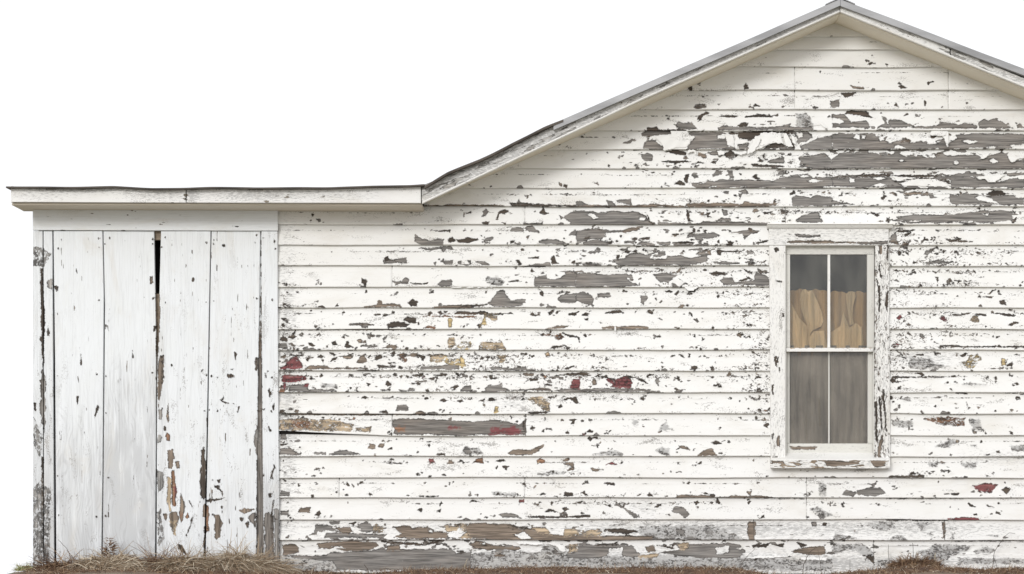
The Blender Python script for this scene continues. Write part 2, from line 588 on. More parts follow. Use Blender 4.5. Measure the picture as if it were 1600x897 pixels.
S G 1200,290 1268,285 1268,318 1210,315
S G 970,375 1040,372 1040,395 990,395
S G 1205,345 1268,345 1268,352 1210,352
S G 300,470 330,470 330,530 300,525
S G 0,535 140,530 230,538 230,542 0,542
S d 630,435 795,432 795,440 630,440
S G 815,372 860,370 860,388 820,388
U d 510,630 525,610 545,612 545,640
U d 905,600 920,588 935,625 910,628
U g 560,745 600,735 640,755 600,765
V d 335,458 365,442 390,450 350,460
V d 460,450 475,455 478,475
V b 215,605 300,615 310,628 240,625
V d 550,605 575,605 612,620 570,625
V d 755,580 795,575 755,600
V d 155,655 255,650 230,670 180,685
V g 70,710 140,705 142,755 72,755
V d 520,745 535,722 552,752
V d 735,710 745,715 738,750
T g 1460,290 1515,268 1500,290
T g 1090,735 1150,700 1220,695 1300,715 1420,705 1560,710 1560,790 1150,790
T w 1235,720 1270,725 1310,748 1270,748
"""
# door, posts and boards of the shed
WEAR_SHED = """
W s 142,315 185,320 215,345 185,400 140,395
W s 200,460 222,450 222,500 205,485
W d 230,480 248,485 240,502
W b 640,440 648,440 646,470 636,470
W b 660,515 675,515 680,600 670,780 664,780 664,560
W d 680,780 695,775 692,897 684,897
W d 652,650 662,650 660,675 652,672
W d 1085,785 1092,785 1092,840 1085,835
W b 1100,700 1110,690 1110,880 1102,880
W e d 950 309 7 7
W e d 820 455 6 8
W e d 978 862 12 8
W d 995,760 1005,770 1000,795
W d 344,770 347,815 342,815
W d 563,755 567,785 562,785
W e d 178 705 9 10
W d 205,650 208,690 200,690
W d 182,750 190,800 185,810
W d 170,880 190,875 195,897 175,897
W d 447,645 456,650 448,660
X d 176,60 190,50 198,80 182,92
X d 185,30 200,35 195,45
X d 150,140 158,140 158,175 152,175
X d 185,380 192,380 190,480 195,570 190,640 192,800 186,800 183,600 184,460
X s 150,200 170,260 190,300 175,380 150,330
X s 145,520 185,480 185,897 145,897
X s 192,500 222,520 222,897 194,897
X d 340,110 346,110 345,145 340,145
X d 430,150 436,160 418,210
O b 100,0 128,0 135,60 122,200 110,300 95,380 90,200 92,60
O b 160,480 172,420 180,510 172,560 165,520
O e d 148 583 8 18
O o 152,650 165,622 190,640 185,690 165,680
O b 172,775 210,760 225,830 210,896 180,896
O b 235,862 262,860 270,896 240,896
O d 450,770 475,740 480,896 455,896
O n 915,0 950,0 955,200 960,896 905,780 890,700 905,600 925,540 930,300 925,160
O e d 693 145 26 18
O d 700,92 720,86 715,94
O d 985,125 993,125 993,165 985,165
O d 1010,270 1020,250 1035,290 1025,320 1015,300
O d 1045,400 1062,365 1060,410 1050,435
O d 1000,540 1035,605 1020,612
O d 750,460 765,400 770,410
O d 610,350 640,310 625,360 740,380 630,370
O s 95,430 122,430 122,505 100,505
O s 85,640 115,640 115,700 90,700
O s 930,600 950,600 940,700 890,650 900,600
O e d 460 102 5 9
O e d 537 148 5 9
O e d 203 55 5 8
Q b 175,0 215,0 205,70 180,60
Q b 232,10 262,10 262,60 242,60
Q r 195,200 235,190 245,250 235,325 215,300
Q s 80,80 130,100 130,220 90,260
Q d 440,60 470,0 482,0 482,300 470,320 440,280
Q b 135,440 155,430 165,470 155,495 140,470
Q b 175,440 205,420 240,420 262,460 255,500 215,500 195,495
Q t 180,495 250,495 240,570 230,620 210,590
Q o 268,415 290,415 295,460 280,505 268,470
Q o 318,465 335,430 345,465 330,482
Q d 350,330 370,378 355,360
Q d 320,620 350,520 390,430 360,530 325,630
Q b 460,400 475,360 490,410 512,440 490,470 460,460
Q b 555,445 605,445 600,480 625,510 600,620 560,650 550,580
Q d 545,190 590,205 620,250 620,300 600,240 560,215
Q d 570,160 605,155 600,180 580,178
Q d 490,325 600,312 640,305 600,325 500,335
Q d 610,375 625,380 612,400
Q b 760,410 800,390 850,400 880,400 800,435
Q n 830,450 895,430 900,560 870,530 835,480
Q d 770,470 790,470 780,500
Q d 810,520 840,500 830,565
Q d 470,540 500,540 485,610 470,600
Q d 470,610 480,610 478,830 468,830
Q d 250,690 290,700 330,780 280,760 255,730
Q n 905,412 952,412 962,840 900,830
Q n 905,0 952,0 952,410 905,410
Q n 965,440 1000,420 1040,450 1050,800 1020,850 975,800
Q d 1040,330 1048,330 1030,420 1045,800 1035,800 1022,440
Q s 1050,400 1085,400 1090,850 1060,850
Q d 1000,270 1025,265 1020,300 1005,300
Q d 1000,180 1050,30 1055,60 1025,130
Q s 75,430 110,400 140,640 90,700
P e d 95.9 374.4 0.8 1.2
P e d 90.9 388.4 1.0 1.3
P e d 90.3 587.6 1.0 0.7
P e d 90.1 742.8 0.7 0.7
P e d 91.6 805.6 1.0 1.4
P e d 155.0 386.6 1.0 0.9
P e d 154.3 469.0 0.8 1.3
P e d 151.7 584.7 1.0 1.3
P e d 150.2 642.9 0.6 1.1
P e d 155.7 747.0 0.7 1.2
P e d 150.8 807.0 0.7 1.0
P e d 171.8 371.7 0.6 1.2
P e d 164.2 380.9 1.0 1.0
P e d 165.3 587.5 0.7 1.1
P e d 165.7 644.9 0.8 1.1
P e d 169.6 746.0 0.9 1.1
P e d 164.5 805.7 0.9 1.1
P e d 238.8 373.5 0.7 1.2
P e d 238.0 382.0 1.0 1.3
P e d 239.3 466.1 1.0 1.4
P e d 238.6 582.2 0.9 1.0
P e d 258.0 371.6 0.7 1.2
P e d 253.2 386.1 0.8 0.7
P e d 258.2 472.5 0.9 1.1
P e d 256.3 588.8 0.7 1.0
P e d 253.9 637.9 0.7 0.7
P e d 257.1 805.8 0.7 0.8
P e d 322.4 379.4 1.0 1.4
P e d 322.3 472.5 0.7 0.7
P e d 323.1 586.3 0.8 1.3
P e d 319.8 641.9 0.9 0.7
P e d 334.4 375.1 0.7 1.0
P e d 333.7 380.5 0.6 1.0
P e d 333.9 471.1 0.8 1.0
P e d 339.1 589.3 0.7 0.9
P e d 339.8 642.3 1.0 1.3
P e d 332.8 749.5 0.8 1.1
P e d 332.7 804.2 1.0 1.2
P e d 401.1 367.5 0.7 0.8
P e d 398.1 379.5 0.9 0.8
P e d 401.0 466.6 0.9 1.3
P e d 403.5 640.6 0.7 1.2
P e d 403.9 748.7 0.8 1.0
P e d 401.8 806.7 1.0 0.7
P e d 411.5 371.9 0.9 0.7
P e d 418.7 580.4 0.8 0.9
P e d 413.0 639.4 1.0 1.2
P e d 412.5 742.6 0.7 1.3
P e d 428.7 376.9 0.6 1.3
P e d 430.5 388.9 0.8 0.9
P e d 425.1 468.5 0.7 1.3
P e d 425.6 589.9 0.9 0.8
P e d 424.4 642.7 0.9 1.2
P e d 426.1 747.3 1.0 1.2
P e d 429.9 810.7 0.8 1.3
P d 63,420 66,420 70,500 68,560 66,560
P o 268,735 272,735 275,790 270,792
P o 322,790 326,790 325,830 322,826
P b 283,770 288,790 285,812 281,800
P t 262,745 268,750 266,800 261,780
P g 66,560 72,600 70,680 62,640
"""
# painted window frame
WEAR_WINDOW = """
Z d 80,200 90,190 110,195 112,212 92,218
Z d 92,400 130,405 132,412 105,408
Z d 135,610 142,610 140,630 134,628
Z g 215,110 370,112 375,125 240,125
Z b 165,150 300,145 500,155 700,160 700,166 165,160
Z b 750,180 768,180 765,230 752,235
Z d 745,300 755,280 750,330 765,390 745,330
Z d 730,390 748,420 740,420
Z d 745,440 755,430 752,600 745,600
Z d 795,480 805,470 800,600 788,560
Z d 800,170 808,175 800,280
Z g 600,160 800,150 800,165 620,170
z d 80,75 95,72 95,135 85,120
z d 95,100 108,72 105,110
z d 110,140 116,140 115,168
z d 66,250 76,250 72,310 66,290
z b 95,600 105,575 118,575 115,640 100,635
z g 66,570 78,562 74,620
z d 725,360 735,355 738,620 728,600
z d 748,330 755,330 770,560 760,520
z d 768,280 778,280 798,550 790,540
z b 745,640 770,565 772,600 750,715 738,700
z b 180,645 350,645 340,660 200,660
z b 400,735 470,735 560,745 620,740 620,755 520,765 420,768
z b 695,735 780,735 785,765 720,775
z b 60,735 140,740 140,752 70,750
z b 200,750 260,755 240,770
z b 70,712 100,705 100,725 75,725
"""
import bpy, math, random
import numpy as np
random.seed(7); RNG = np.random.default_rng(11)
S = 250.0                       # wall units per metre
CX, CZ, DD = 905.0, 802.0, 15.0 # camera foot point on the wall (wall units), camera distance in metres

sc = bpy.context.scene
COL = sc.collection

def W3(px, py, d=0.0):
    """wall units seen from the front -> world point standing d metres proud of the wall"""
    k = (DD - d) / DD
    x = CX + (np.asarray(px, float) - CX) * k
    y = CZ + (np.asarray(py, float) - CZ) * k
    return (x - 800.0) / S, -np.asarray(d, float) + 0 * x, (893.0 - y) / S

# ------------------------------------------------------------------ numpy noise
def _hash(ix, iy, seed):
    h = (ix.astype(np.int64) * 374761393 + iy.astype(np.int64) * 668265263 + seed * 982451653) & 0x7fffffff
    h = ((h ^ (h >> 13)) * 1274126177) & 0x7fffffff
    h = (h ^ (h >> 16)) & 0xffff
    return h / 65535.0
def vnoise(x, y, seed=0):
    x = np.asarray(x, float); y = np.asarray(y, float)
    ix = np.floor(x); iy = np.floor(y); fx = x - ix; fy = y - iy
    fx = fx * fx * (3 - 2 * fx); fy = fy * fy * (3 - 2 * fy)
    a = _hash(ix, iy, seed); b = _hash(ix + 1, iy, seed); c = _hash(ix, iy + 1, seed); d = _hash(ix + 1, iy + 1, seed)
    return (a * (1 - fx) + b * fx) * (1 - fy) + (c * (1 - fx) + d * fx) * fy
def fbm(x, y, seed=0, o=4):
    s = 0; a = 0.5; t = 0
    for i in range(o):
        s = s + a * vnoise(x, y, seed + 17 * i); t += a; a *= 0.5; x = x * 2.03 + 3.1; y = y * 2.03 + 1.7
    return s / t

# ------------------------------------------------------------------ wear
KIND = dict(g=(.19, .178, .165), s=(.30, .29, .275), G=(.42, .42, .41), d=(.055, .043, .033), b=(.20, .158, .122), t=(.44, .345, .235),
            y=(.50, .385, .20), r=(.19, .060, .062), o=(.23, .125, .075), n=(.17, .155, .14))
CAP = dict(s=.1, t=.45, y=.1, o=.35, r=.9, n=6.0)      # thin colours show as crumbs, bare wood as whole areas
def parse(text):
    out = []
    for ln in text.strip().splitlines():
        t = ln.split()
        ox, oy, s = ZONES[t[0]]
        if t[1] == 'e':
            k = t[2]; cx, cy, rx, ry = map(float, t[3:7])
            P = [(cx + rx * math.cos(a), cy + ry * math.sin(a)) for a in np.linspace(0, 2 * math.pi, 9)[:-1]]
        else:
            k = t[1]; P = [tuple(map(float, q.split(','))) for q in t[2:]]
        out.append((k, np.array([(ox + x / s, oy + y / s) for x, y in P])))
    return out
def sdf(P, X, Y):
    n = len(P); d = np.full(X.shape, 1e9); ins = np.zeros(X.shape, bool)
    for i in range(n):
        ax, ay = P[i]; bx, by = P[(i + 1) % n]
        ex, ey = bx - ax, by - ay; wx, wy = X - ax, Y - ay
        h = np.clip((wx * ex + wy * ey) / (ex * ex + ey * ey + 1e-9), 0, 1)
        d = np.minimum(d, (wx - ex * h) ** 2 + (wy - ey * h) ** 2)
        c = ((ay <= Y) & (by > Y)) | ((by <= Y) & (ay > Y))
        with np.errstate(divide='ignore', invalid='ignore'):
            xi = ax + (Y - ay) / (by - ay if by != ay else 1e-9) * ex
        ins ^= c & (X < xi)
    return np.where(ins, 1, -1) * np.sqrt(d)

ROWS = [30, 58, 78.5, 105.5, 141.5, 172, 205, 234, 264, 294.5, 323, 351, 383.5, 415.8, 449, 481, 514.5, 547, 579.5, 613.3,
        646.6, 680.8, 713, 746.3, 777.5, 812, 843.3, 896]
def rows_of(y): return np.searchsorted(np.array(ROWS), y)

WEARS = {'siding': parse(WEAR), 'shed': parse(WEAR_SHED), 'window': parse(WEAR_WINDOW)}
NB = [0.19, 0.178, 0.165]
MARKS = {}
def scatter_marks(n, weight):
    k = 0; tries = 0
    while k < n and tries < 40000:
        tries += 1
        x = RNG.uniform(438, 1598); r = int(RNG.integers(2, 28)); y0, y1 = ROWS[r - 1], ROWS[r]; h = min(y1 - y0, 32)
        q = RNG.random()
        y = y0 + (RNG.normal(8.5, 1.6) if q < .42 else (h - abs(RNG.normal(3.5, 2.5)) if q < .75 else RNG.uniform(4, h - 3)))
        if RNG.random() > weight(x, y) or not (y0 + 2 < y < y1 - 1): continue
        cl = int(RNG.integers(1, 5)) if RNG.random() < .35 else 1
        for c in range(cl):
            cx, cy = x + RNG.normal(0, 5) * (c > 0), y + RNG.normal(0, 2) * (c > 0)
            rx = RNG.gamma(2.0, .75) + .45; ry = rx * RNG.uniform(.3, .8); a = RNG.normal(0, .35) if RNG.random() < .75 else RNG.uniform(-1.5, 1.5)
            m = int(RNG.integers(5, 9)); t = np.sort(RNG.uniform(0, 2 * math.pi, m)); rr = RNG.uniform(.35, 1.45, m)
            px = np.cos(t) * rx * rr; py = np.sin(t) * ry * rr + .25 * px * px / (rx + .1) * RNG.choice([0, .7])
            P = np.stack([cx + px * math.cos(a) - py * math.sin(a), cy + px * math.sin(a) + py * math.cos(a)], -1)
            col = RNG.choice(['d', 'd', 'd', 'b', 'g', 'd'])
            if 530 < cy < 770 and RNG.random() < .05: col = RNG.choice(['r', 'o', 't'])
            MARKS.setdefault(r, []).append((col, P))
        k += 1
def wear_fields(X, Y, sets, rowid=None, auto=None, under=NB):
    """signed peel field (wall units), colour under the paint, from the listed wear plus optional ragged background wear"""
    global SMEAR
    SMEAR = np.zeros(X.shape)
    f = np.full(X.shape, -9.0); U = np.empty(X.shape + (3,)); U[:] = under
    # wobble so listed outlines get ragged
    wx = (fbm(X / 9, Y / 7, 5, 3) - .5) * 5; wy = (fbm(X / 9, Y / 6, 9, 3) - .5) * 4
    if auto is not None:
        f = np.maximum(f, auto)
    for nm in sets:
        for k, P in (WEARS[nm] if nm != 'marks' else MARKS.get(int(rowid.flat[0]), [])):
            x0, y0 = P.min(0) - 10; x1, y1 = P.max(0) + 10
            m = (X > x0) & (X < x1) & (Y > y0) & (Y < y1)
            small = min(x1 - x0, y1 - y0) < 30
            if rowid is not None and nm != 'marks':
                c = P.mean(0); m &= (rowid == rows_of(c[1]))
            if not m.any(): continue
            w = .35 if small else 1.0
            s = sdf(P, X[m] + wx[m] * w, Y[m] + wy[m] * w)
            if k == 'w':
                f[m] = np.minimum(f[m], -s)
            elif k == 'G':
                SMEAR[m] = np.maximum(SMEAR[m], np.clip((s + 3.0) / 6, 0, 1))
                fo = f[m].copy(); f[m] = np.maximum(fo, np.minimum(s, -.45))
                idx = np.where(m); uu = U[idx]; q = (s > -3) & (fo < .3); uu[q] = (.27, .262, .25); U[idx] = uu
            else:
                if small: s = s + .35
                fo = f[m].copy()
                cap = CAP.get(k, 9.0) if not small else 9.0
                f[m] = np.maximum(f[m], np.minimum(s, cap))
                idx = np.where(m); uu = U[idx]
                nz = (fbm(X[m] / 3.0, Y[m] / 1.6, 51, 3) - .5) * 14
                wgt = np.where(fo > .3, np.clip((s - .5 + nz) / 3 + .5, 0, 1), (s > -3) * 1.0)[:, None]
                U[idx] = uu * (1 - wgt) + np.array(KIND[k]) * wgt
    return f, U

# ------------------------------------------------------------------ mesh helpers
def link(o, parent=None):
    COL.objects.link(o)
    if parent is not None: o.parent = parent
    return o
def raw_mesh(name, V, F, mat, parent=None, smooth=False, attrs=None, loc=None):
    V = np.asarray(V, float)
    me = bpy.data.meshes.new(name)
    if isinstance(F, np.ndarray):
        nf, k = F.shape
        me.vertices.add(len(V)); me.vertices.foreach_set('co', V.astype(np.float32).ravel())
        me.loops.add(nf * k); me.loops.foreach_set('vertex_index', F.astype(np.int32).ravel())
        me.polygons.add(nf)
        me.polygons.foreach_set('loop_start', np.arange(0, nf * k, k, dtype=np.int32))
        me.polygons.foreach_set('loop_total', np.full(nf, k, dtype=np.int32))
        me.update(calc_edges=True)
    else:
        me.from_pydata([tuple(v) for v in V], [], F)
    me.validate()
    if smooth: me.polygons.foreach_set('use_smooth', np.ones(len(me.polygons), bool))
    attrs = attrs or {}
    n = len(me.vertices)
    d = dict(peel=np.full(n, -9.0), spk=np.zeros(n), gy=np.zeros(n))
    d.update({k: v for k, v in attrs.items() if k in d})
    for k, v in d.items():
        a = me.attributes.new(k, 'FLOAT', 'POINT'); a.data.foreach_set('value', np.asarray(v, np.float32).ravel())
    U = attrs.get('under'); U = np.tile(NB, (n, 1)) if U is None else U
    a = me.attributes.new('under', 'FLOAT_COLOR', 'POINT')
    a.data.foreach_set('color', np.concatenate([U.reshape(-1, 3), np.ones((n, 1))], 1).astype(np.float32).ravel())
    pc = attrs.get('pc')
    if pc is None: pc = V * 2.5
    a = me.attributes.new('pc', 'FLOAT_VECTOR', 'POINT'); a.data.foreach_set('vector', np.asarray(pc, np.float32).ravel())
    me.materials.append(mat)
    o = bpy.data.objects.new(name, me)
    if loc is not None: o.location = loc
    return link(o, parent)

def quads(nu, nv, base=0):
    i = np.arange(nu - 1)[:, None] * nv + np.arange(nv - 1)[None, :]
    return np.stack([i, i + nv, i + nv + 1, i + 1], -1).reshape(-1, 4) + base

def board(name, A, B, d, t, mat, parent=None, sets=(), step=2.0, grain='h', off=0.0, spk=0.0, gy=0.0, auto=None, wob=.0012,
          under=NB, spkf=None, gyf=None, cup=0.0, tilt=0.0):
    """a plank between two rails A and B (wall units), front d metres proud of the wall, t metres thick.
    grain 'v': A is its left edge, B its right edge, both top to bottom; 'h': A top edge, B bottom edge, left to right"""
    A = np.array(A, float); B = np.array(B, float)
    L = np.hypot(*(A[-1] - A[0])); Wd = max(np.hypot(*(B[0] - A[0])), np.hypot(*(B[-1] - A[-1])))
    nu = max(3, int(L / step)); nv = max(4, int(Wd / step) + 2)
    u = np.linspace(0, 1, nu); v = np.concatenate([[0], np.linspace(0, 1, nv - 2) * .98 + .01, [1]]) if nv > 4 else np.linspace(0, 1, nv)
    def rail(R):
        s = np.concatenate([[0], np.cumsum(np.hypot(*np.diff(R, axis=0).T))]); s /= s[-1]
        return np.stack([np.interp(u, s, R[:, 0]), np.interp(u, s, R[:, 1])], -1)
    a, b = rail(A), rail(B)
    P = a[:, None] * (1 - v)[None, :, None] + b[:, None] * v[None, :, None]
    X, Y = P[..., 0], P[..., 1]
    aut = None
    if auto is not None: aut = auto(X, Y)
    f, U = wear_fields(X, Y, sets, None, aut, under)
    SMEAR0 = SMEAR.copy()
    along, across = (Y, X) if grain == 'v' else (X, Y)
    dep = d + (fbm(along / 60, across / 25, int(off * 7) + 3, 2) - .5) * 2 * wob
    vv = np.tile(v[None], (nu, 1))
    dep = dep + cup * (1 - (2 * vv - 1) ** 2) + tilt * vv
    dep = dep + np.exp(-((f + .8) / 1.3) ** 2) * .0012 - np.where(f > 0, .0008, 0)
    # eased arrises
    dep[:, 0] -= .0025; dep[:, -1] -= .0025; dep[0] -= .002; dep[-1] -= .002
    x, y, z = W3(X, Y, d); y = -dep
    V = np.stack([x, y, z], -1).reshape(-1, 3)
    F = quads(nu, nv)
    flip = (b[0, 0] - a[0, 0]) * 1.0
    # side walls
    idx = np.arange(nu * nv).reshape(nu, nv)
    loop = np.concatenate([idx[:, 0], idx[-1, 1:], idx[::-1, -1][1:], idx[0, ::-1][1:-1]])
    Vb = V[loop].copy(); Vb[:, 1] = -(d - t)
    n0 = len(V); m = len(loop); j = np.arange(m)
    Fs = np.stack([loop, loop[(j + 1) % m], n0 + (j + 1) % m, n0 + j], -1)
    V = np.concatenate([V, Vb]); F = np.concatenate([F, Fs])
    # back face strip (two long edges joined)
    def ext(a_, fill=None):
        a_ = a_.reshape(nu * nv, -1); return np.concatenate([a_, a_[loop]])
    pc = np.stack([along / 100, across / 100, np.full(X.shape, off)], -1)
    sp = np.full(X.shape, spk) if spkf is None else spkf(X, Y)
    gg = np.full(X.shape, gy) if gyf is None else gyf(X, Y)
    gg = np.maximum(gg, SMEAR0)
    fe = ext(f)[:, 0]; 
    at = dict(peel=fe, under=ext(U), pc=ext(pc), spk=ext(sp)[:, 0], gy=ext(gg)[:, 0])
    o = raw_mesh(name, V, F, mat, parent, True, at)
    bm_fix(o)
    return o
def bm_fix(o):
    import bmesh
    bm = bmesh.new(); bm.from_mesh(o.data)
    bmesh.ops.holes_fill(bm, edges=[e for e in bm.edges if e.is_boundary], sides=0)
    bmesh.ops.recalc_face_normals(bm, faces=bm.faces)
    for e in bm.edges:
        if len(e.link_faces) == 2 and e.calc_face_angle(0) > .6: e.smooth = False
    bm.to_mesh(o.data); bm.free()

def box(name, x0, x1, y0, y1, z0, z1, mat, parent=None):
    V = [(x, y, z) for x in (x0, x1) for y in (y0, y1) for z in (z0, z1)]
    F = [(0, 1, 3, 2), (4, 6, 7, 5), (0, 4, 5, 1), (2, 3, 7, 6), (0, 2, 6, 4), (1, 5, 7, 3)]
    return raw_mesh(name, V, F, mat, parent)
def prism(name, prof, y0, y1, mat, parent=None):
    """profile in x,z extruded from y0 to y1"""
    n = len(prof); V = [(x, y0, z) for x, z in prof] + [(x, y1, z) for x, z in prof]
    F = [tuple(range(n)), tuple(range(2 * n - 1, n - 1, -1))] + [(i, i + n, (i + 1) % n + n, (i + 1) % n) for i in range(n)]
    o = raw_mesh(name, V, F, mat, parent); bm_fix(o); return o

# ------------------------------------------------------------------ materials
class NT:
    def __init__(s, m): s.t = m.node_tree; s.n = s.t.nodes; s.l = s.t.links
    def new(s, typ, **k):
        x = s.n.new(typ)
        for a, b in k.items(): setattr(x, a, b)
        return x
    def set(s, sock, v):
        if isinstance(v, bpy.types.NodeSocket): s.l.new(v, sock)
        else: sock.default_value = v
    def math(s, op, a, b=0.0, c=None, clamp=False):
        x = s.new('ShaderNodeMath', operation=op, use_clamp=clamp); s.set(x.inputs[0], a); s.set(x.inputs[1], b)
        if c is not None: s.set(x.inputs[2], c)
        return x.outputs[0]
    def mix(s, f, a, b, mode='MIX'):
        x = s.new('ShaderNodeMix', data_type='RGBA', blend_type=mode); s.set(x.inputs[0], f)
        s.set(x.inputs[6], a if isinstance(a, bpy.types.NodeSocket) else (*a, 1)); s.set(x.inputs[7], b if isinstance(b, bpy.types.NodeSocket) else (*b, 1))
        return x.outputs[2]
    def ss(s, v, lo, hi, a=0.0, b=1.0):
        x = s.new('ShaderNodeMapRange', interpolation_type='SMOOTHSTEP'); s.set(x.inputs[0], v)
        s.set(x.inputs[1], lo); s.set(x.inputs[2], hi); s.set(x.inputs[3], a); s.set(x.inputs[4], b)
        return x.outputs[0]
    def noise(s, vec, scale, detail=3.0, rough=.55, dist=0.0):
        x = s.new('ShaderNodeTexNoise'); s.set(x.inputs['Vector'], vec); s.set(x.inputs['Scale'], scale)
        s.set(x.inputs['Detail'], detail); s.set(x.inputs['Roughness'], rough); s.set(x.inputs['Distortion'], dist)
        return x.outputs[0]
    def vmul(s, v, k):
        x = s.new('ShaderNodeVectorMath', operation='MULTIPLY'); s.set(x.inputs[0], v); x.inputs[1].default_value = k
        return x.outputs[0]
    def attr(s, n, out='Fac'):
        return s.new('ShaderNodeAttribute', attribute_name=n).outputs[out]
    def bsdf(s, col, rough=.6, normal=None, **k):
        b = s.new('ShaderNodeBsdfPrincipled'); s.set(b.inputs['Base Color'], col if isinstance(col, bpy.types.NodeSocket) else (*col, 1))
        s.set(b.inputs['Roughness'], rough)
        if normal is not None: s.l.new(normal, b.inputs['Normal'])
        for a, v in k.items(): s.set(b.inputs[a], v)
        o = s.new('ShaderNodeOutputMaterial'); s.l.new(b.outputs[0], o.inputs[0]); return b
    def bump(s, h, dist=.002, strength=1.0, normal=None):
        b = s.new('ShaderNodeBump'); s.set(b.inputs['Height'], h); b.inputs['Distance'].default_value = dist; b.inputs['Strength'].default_value = strength
        if normal is not None: s.l.new(normal, b.inputs['Normal'])
        return b.outputs[0]
def newmat(name):
    m = bpy.data.materials.new(name); m.use_nodes = True; m.node_tree.nodes.clear(); return m, NT(m)

def paint_mat(name, paint=(.80, .80, .795), smear=(.36, .355, .345), crack=.5, spk_shape=(1.0, 1.5, 1), streak=26.0, spk_t=.70, soft=False):
    m, N = newmat(name)
    pc = N.attr('pc', 'Vector'); peel = N.attr('peel'); spk = N.attr('spk'); gy = N.attr('gy'); und = N.attr('under', 'Color')
    an = N.vmul(pc, (1, 1.5, 1))
    # ragged edge of the paint film
    n1 = N.noise(an, 24, 5, .70, .35); n2 = N.noise(an, 6.5, 3, .6)
    f = N.math('ADD', peel, N.math('MULTIPLY', N.math('SUBTRACT', n1, .5), 6.5))
    f = N.math('ADD', f, N.math('MULTIPLY', N.math('SUBTRACT', n2, .5), 2.5))
    mask = N.ss(f, -.35, .35)
    # bare wood: long streaks
    st = N.noise(N.vmul(pc, (.9, streak, 1)), 3.2, 5, .62, .25)
    st2 = N.noise(N.vmul(pc, (.5, 10, 1)), 3.0, 3, .5, .5)
    wv = N.math('ADD', N.ss(st, .3, .72, .50, 1.42), N.ss(st2, .32, .68, -.22, .34))
    x = N.new('ShaderNodeVectorMath', operation='SCALE'); N.set(x.inputs[0], N.mix(N.ss(N.noise(N.vmul(pc, (1, 3, 1)), 1.3, 3, .6), .42, .7, 0, .35), und, N.mix(.45, und, (.27, .20, .145)))); N.set(x.inputs[3], wv); wood = x.outputs[0]
    # left-over crumbs of paint on the bare wood
    crumbs = N.math('MULTIPLY', N.ss(N.noise(N.vmul(pc, (1, 4.5, 1)), 15, 4, .65), .70, .76), .8)
    wood = N.mix(crumbs, wood, paint)
    # the paint itself: dirt, chalking, hair cracks along the grain
    pn = N.noise(N.vmul(pc, (1, 2.2, 1)), 1.6, 4, .6)
    pcol = N.mix(N.ss(pn, .35, .75, 0, .55), paint, tuple(c * k for c, k in zip(paint, (.95, .945, .92))))
    fine = N.noise(N.vmul(pc, (1, 14, 1)), 8, 3, .6)
    pcol = N.mix(N.ss(fine, .58, .8, 0, .16), pcol, (.50, .49, .47))
    ck = N.noise(N.vmul(pc, (.8, 22, 1)), 5.5, 3, .5, .4)
    ckm = N.math('MULTIPLY', N.ss(ck, .70, .74), crack)
    pcol = N.mix(ckm, pcol, (.12, .105, .09))
    # thin worn film: grey smears
    gn = N.noise(N.vmul(pc, (1, 4, 1)), 14, 5, .72)
    gl = N.math('ADD', N.math('MULTIPLY', gy, .72), N.math('MULTIPLY', N.math('SUBTRACT', gn, .5), 2.2))
    gm = N.math('MULTIPLY', N.ss(gl, .12, .62), N.ss(gy, .0, .18))
    if soft:
        ax = N.new('ShaderNodeSeparateXYZ'); N.l.new(pc, ax.inputs[0])
        wob = N.noise(N.vmul(pc, (.9, 2.2, 1)), .9, 2, .5)
        lines = N.math('SINE', N.math('ADD', N.math('MULTIPLY', ax.outputs[1], 120.0), N.math('MULTIPLY', wob, 85.0)))
        lm = N.math('MULTIPLY', N.ss(lines, .1, .95), N.math('MULTIPLY', N.ss(gy, .06, .55, .10, .75), N.ss(N.noise(N.vmul(pc, (1, 3, 1)), 2.3, 3), .42, .62)))
        pcol = N.mix(N.math('MULTIPLY', lm, .55), pcol, (.40, .40, .40))
        gr = N.noise(N.vmul(pc, (.35, 9, 1)), 3.2, 6, .62, 1.6)
        gm = N.math('MULTIPLY', N.ss(N.math('ADD', N.math('MULTIPLY', gy, .55), N.math('SUBTRACT', gr, .5)), -.02, .5), .75)
    pcol = N.mix(N.math('MULTIPLY', gm, .85), pcol, smear)
    # crumbs of worn film in loose drifts
    c1 = N.noise(N.vmul(pc, (1, 1.4, 1)), 46, 3, .65); c2 = N.noise(N.vmul(pc, (1, 3.2, 1)), 2.1, 3, .6, .5)
    cm = N.math('MULTIPLY', N.ss(N.math('ADD', c1, N.math('MULTIPLY', N.math('SUBTRACT', c2, .60), 1.3)), .56, .64), N.ss(spk, .03, .25))
    pcol = N.mix(N.math('MULTIPLY', cm, .7), pcol, (.22, .205, .19))
    sn = N.noise(N.vmul(pc, (1, 2.6, 1)), .9, 5, .65, .6)
    pcol = N.mix(N.ss(sn, .50, .78, 0, .45), pcol, (.60, .56, .49))
    # small chips
    s1 = N.noise(N.vmul(pc, spk_shape), 21, 3.5, .68, .9)
    s2 = N.noise(N.vmul(pc, (1.0, 1.6, 1)), 3.0, 3, .6)
    thr = N.math('SUBTRACT', spk_t + .17, N.math('MULTIPLY', spk, .36))
    sv = N.math('ADD', s1, N.math('MULTIPLY', N.math('SUBTRACT', s2, .5), .28))
    sm = N.math('MULTIPLY', N.ss(N.math('SUBTRACT', sv, thr), 0, .03), N.ss(spk, .02, .08))
    chipc = N.mix(N.ss(N.noise(pc, 14, 2), .45, .6), (.045, .035, .027), (.17, .14, .115))
    pcol = N.mix(sm, pcol, chipc)
    # grime and painted curl shadow along the lifted edge of the film
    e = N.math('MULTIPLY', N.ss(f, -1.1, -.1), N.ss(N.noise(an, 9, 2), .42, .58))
    pcol = N.mix(N.math('MULTIPLY', e, .85), pcol, (.065, .052, .042))
